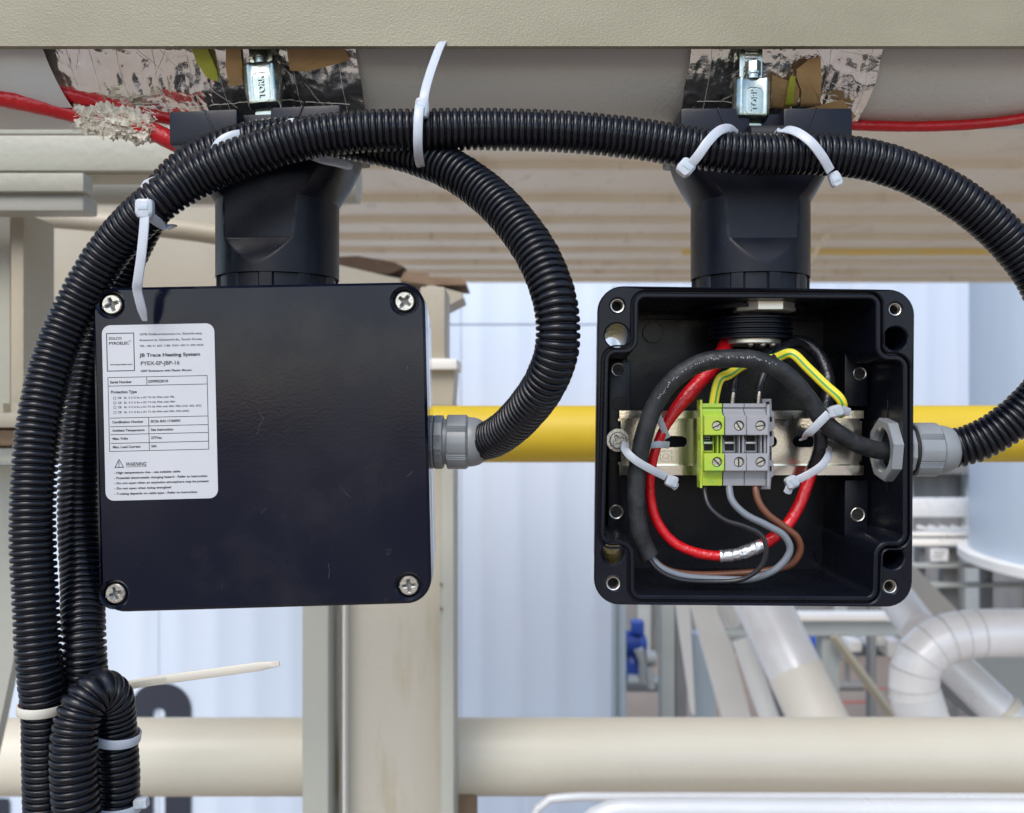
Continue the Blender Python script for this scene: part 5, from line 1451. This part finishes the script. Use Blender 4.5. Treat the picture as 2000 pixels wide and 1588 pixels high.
# blue pump in the yard, left of the rack leg
pu = thing('pump', 'blue electric pump with grey pipework in the yard beside the corner posts', 'pump', P(1245, 1340, 9.0))
mb = MB(); q = P(1236, 1250, 9.0); mb.cyl(q + V((-.12, 0, -.05)), q + V((.1, .1, -.05)), .13, 24, ch=.02); part(mb, 'motor', M_['blue'], pu, ang=40)
mb = MB()
for k in range(5): mb.cyl(q + V((-.1 + .04 * k, .01 * k, -.05)), q + V((-.085 + .04 * k, .01 * k, -.05)), .145, 24)
part(mb, 'cooling_fin', M_['blue'], pu)
mb = MB(); mb.box(q + V((-.02, -.1, .08)), q + V((.1, .06, .2)), .01); part(mb, 'terminal_cover', M_['blue'], pu)
mb = MB(); q2 = P(1235, 1295, 9.0); mb.lathe([(0, .08), (.05, .15), (.12, .16), (.17, .1)], q2 + V((0, -.1, -.05)), (0, 1, 0), 24); part(mb, 'volute', M_['blue'], pu)
mb = MB(); mb.tube([P(1247, 1268, 8.85), P(1256, 1290, 8.85), P(1258, 1330, 8.85), P(1262, 1345, 8.85)], .05, 14); mb.tube([P(1225, 1330, 8.9), P(1290, 1334, 8.9)], .07, 14); mb.cyl(P(1262, 1285, 8.8), P(1280, 1285, 8.8), .07, 14); mb.cyl(P(1266, 1300, 8.8), P(1272, 1345, 8.8), .04, 10)
part(mb, 'pipework', M_['rackgrey'], pu)
mb = MB(); pbox(mb, 1224, 1336, 1290, 1352, 8.8, .4, .01); part(mb, 'base_frame', M_['darkgrey'], pu)
pu2 = thing('pump', 'blue machine half hidden behind the grey rack leg under the open box', 'pump', P(1590, 1290, 9.5))
mb = MB(); q = P(1588, 1262, 9.5); mb.cyl(q + V((-.16, 0, 0)), q + V((.10, .1, 0)), .15, 24, ch=.02); part(mb, 'motor', M_['blue'], pu2)
mb = MB(); mb.box(q + V((-.14, -.1, -.30)), q + V((.12, .1, -.16)), .01); part(mb, 'base', M_['darkgrey'], pu2)
# odd valves and small pipework near the ground behind the elbow
vg = thing('valve', 'dark handwheel valve standing behind the grey rack leg', 'valve', P(1660, 1300, 9.0))
mb = MB(); q = P(1655, 1290, 9.0)
mb.cyl(q + V((0, 0, -.25)), q + V((0, 0, .03)), .025, 12); mb.cyl(q + V((-.1, 0, -.25)), q + V((.15, 0, -.25)), .05, 14); part(mb, 'valve_body', M_['darkgrey'], vg)
mb = MB(); mb.tube([q + V((.1 * math.cos(k * .3), .1 * math.sin(k * .3), .03)) for k in range(22)], .012, 8); part(mb, 'handwheel', M_['darkgrey'], vg)
sp = thing('equipment_skid', 'cream pipe stubs and boxes on a skid far behind the shiny bend', 'skid', P(1700, 1240, 10.0))
mb = MB()
for (a, b, c_, d) in ((1690, 1240, 1730, 1262), (1735, 1250, 1760, 1285), (1660, 1252, 1685, 1275)): pbox(mb, a, b, c_, d, 10.0, .3, .03)
part(mb, 'box', M_['cream_far'], sp)
mb = MB(); pbox(mb, 1640, 1264, 1780, 1282, 10.3, .4, .01); part(mb, 'skid_frame', M_['darkgrey'], sp)
# red lines on the ground
for (a, b) in ((1346, 1350), (1371, 1376)):
    q0 = P(1560, a, 1); q1 = P(1560, b, 1)
    Ya, Yb = GZ / q0.z, GZ / q1.z
    mb = MB(); mb.plate([(0, 0), (1, 0), (1, 1), (0, 1)], [], 0, 0, 0) if False else None
    x0, x1 = P(1560, 0, Ya).x, P(2300, 0, Ya).x
    mb.grid([[(x0, Yb, GZ + .004), (x1, Yb + .3, GZ + .004)], [(x0, Ya, GZ + .004), (x1, Ya + .3, GZ + .004)]])
    o = single(mb, 'ground_marking', M_['redline'], None, None, kind='structure')

for o in bpy.data.objects:
    if o.type == 'MESH' and o.parent is None and 'kind' not in o and 'category' not in o: o['kind'] = 'structure'
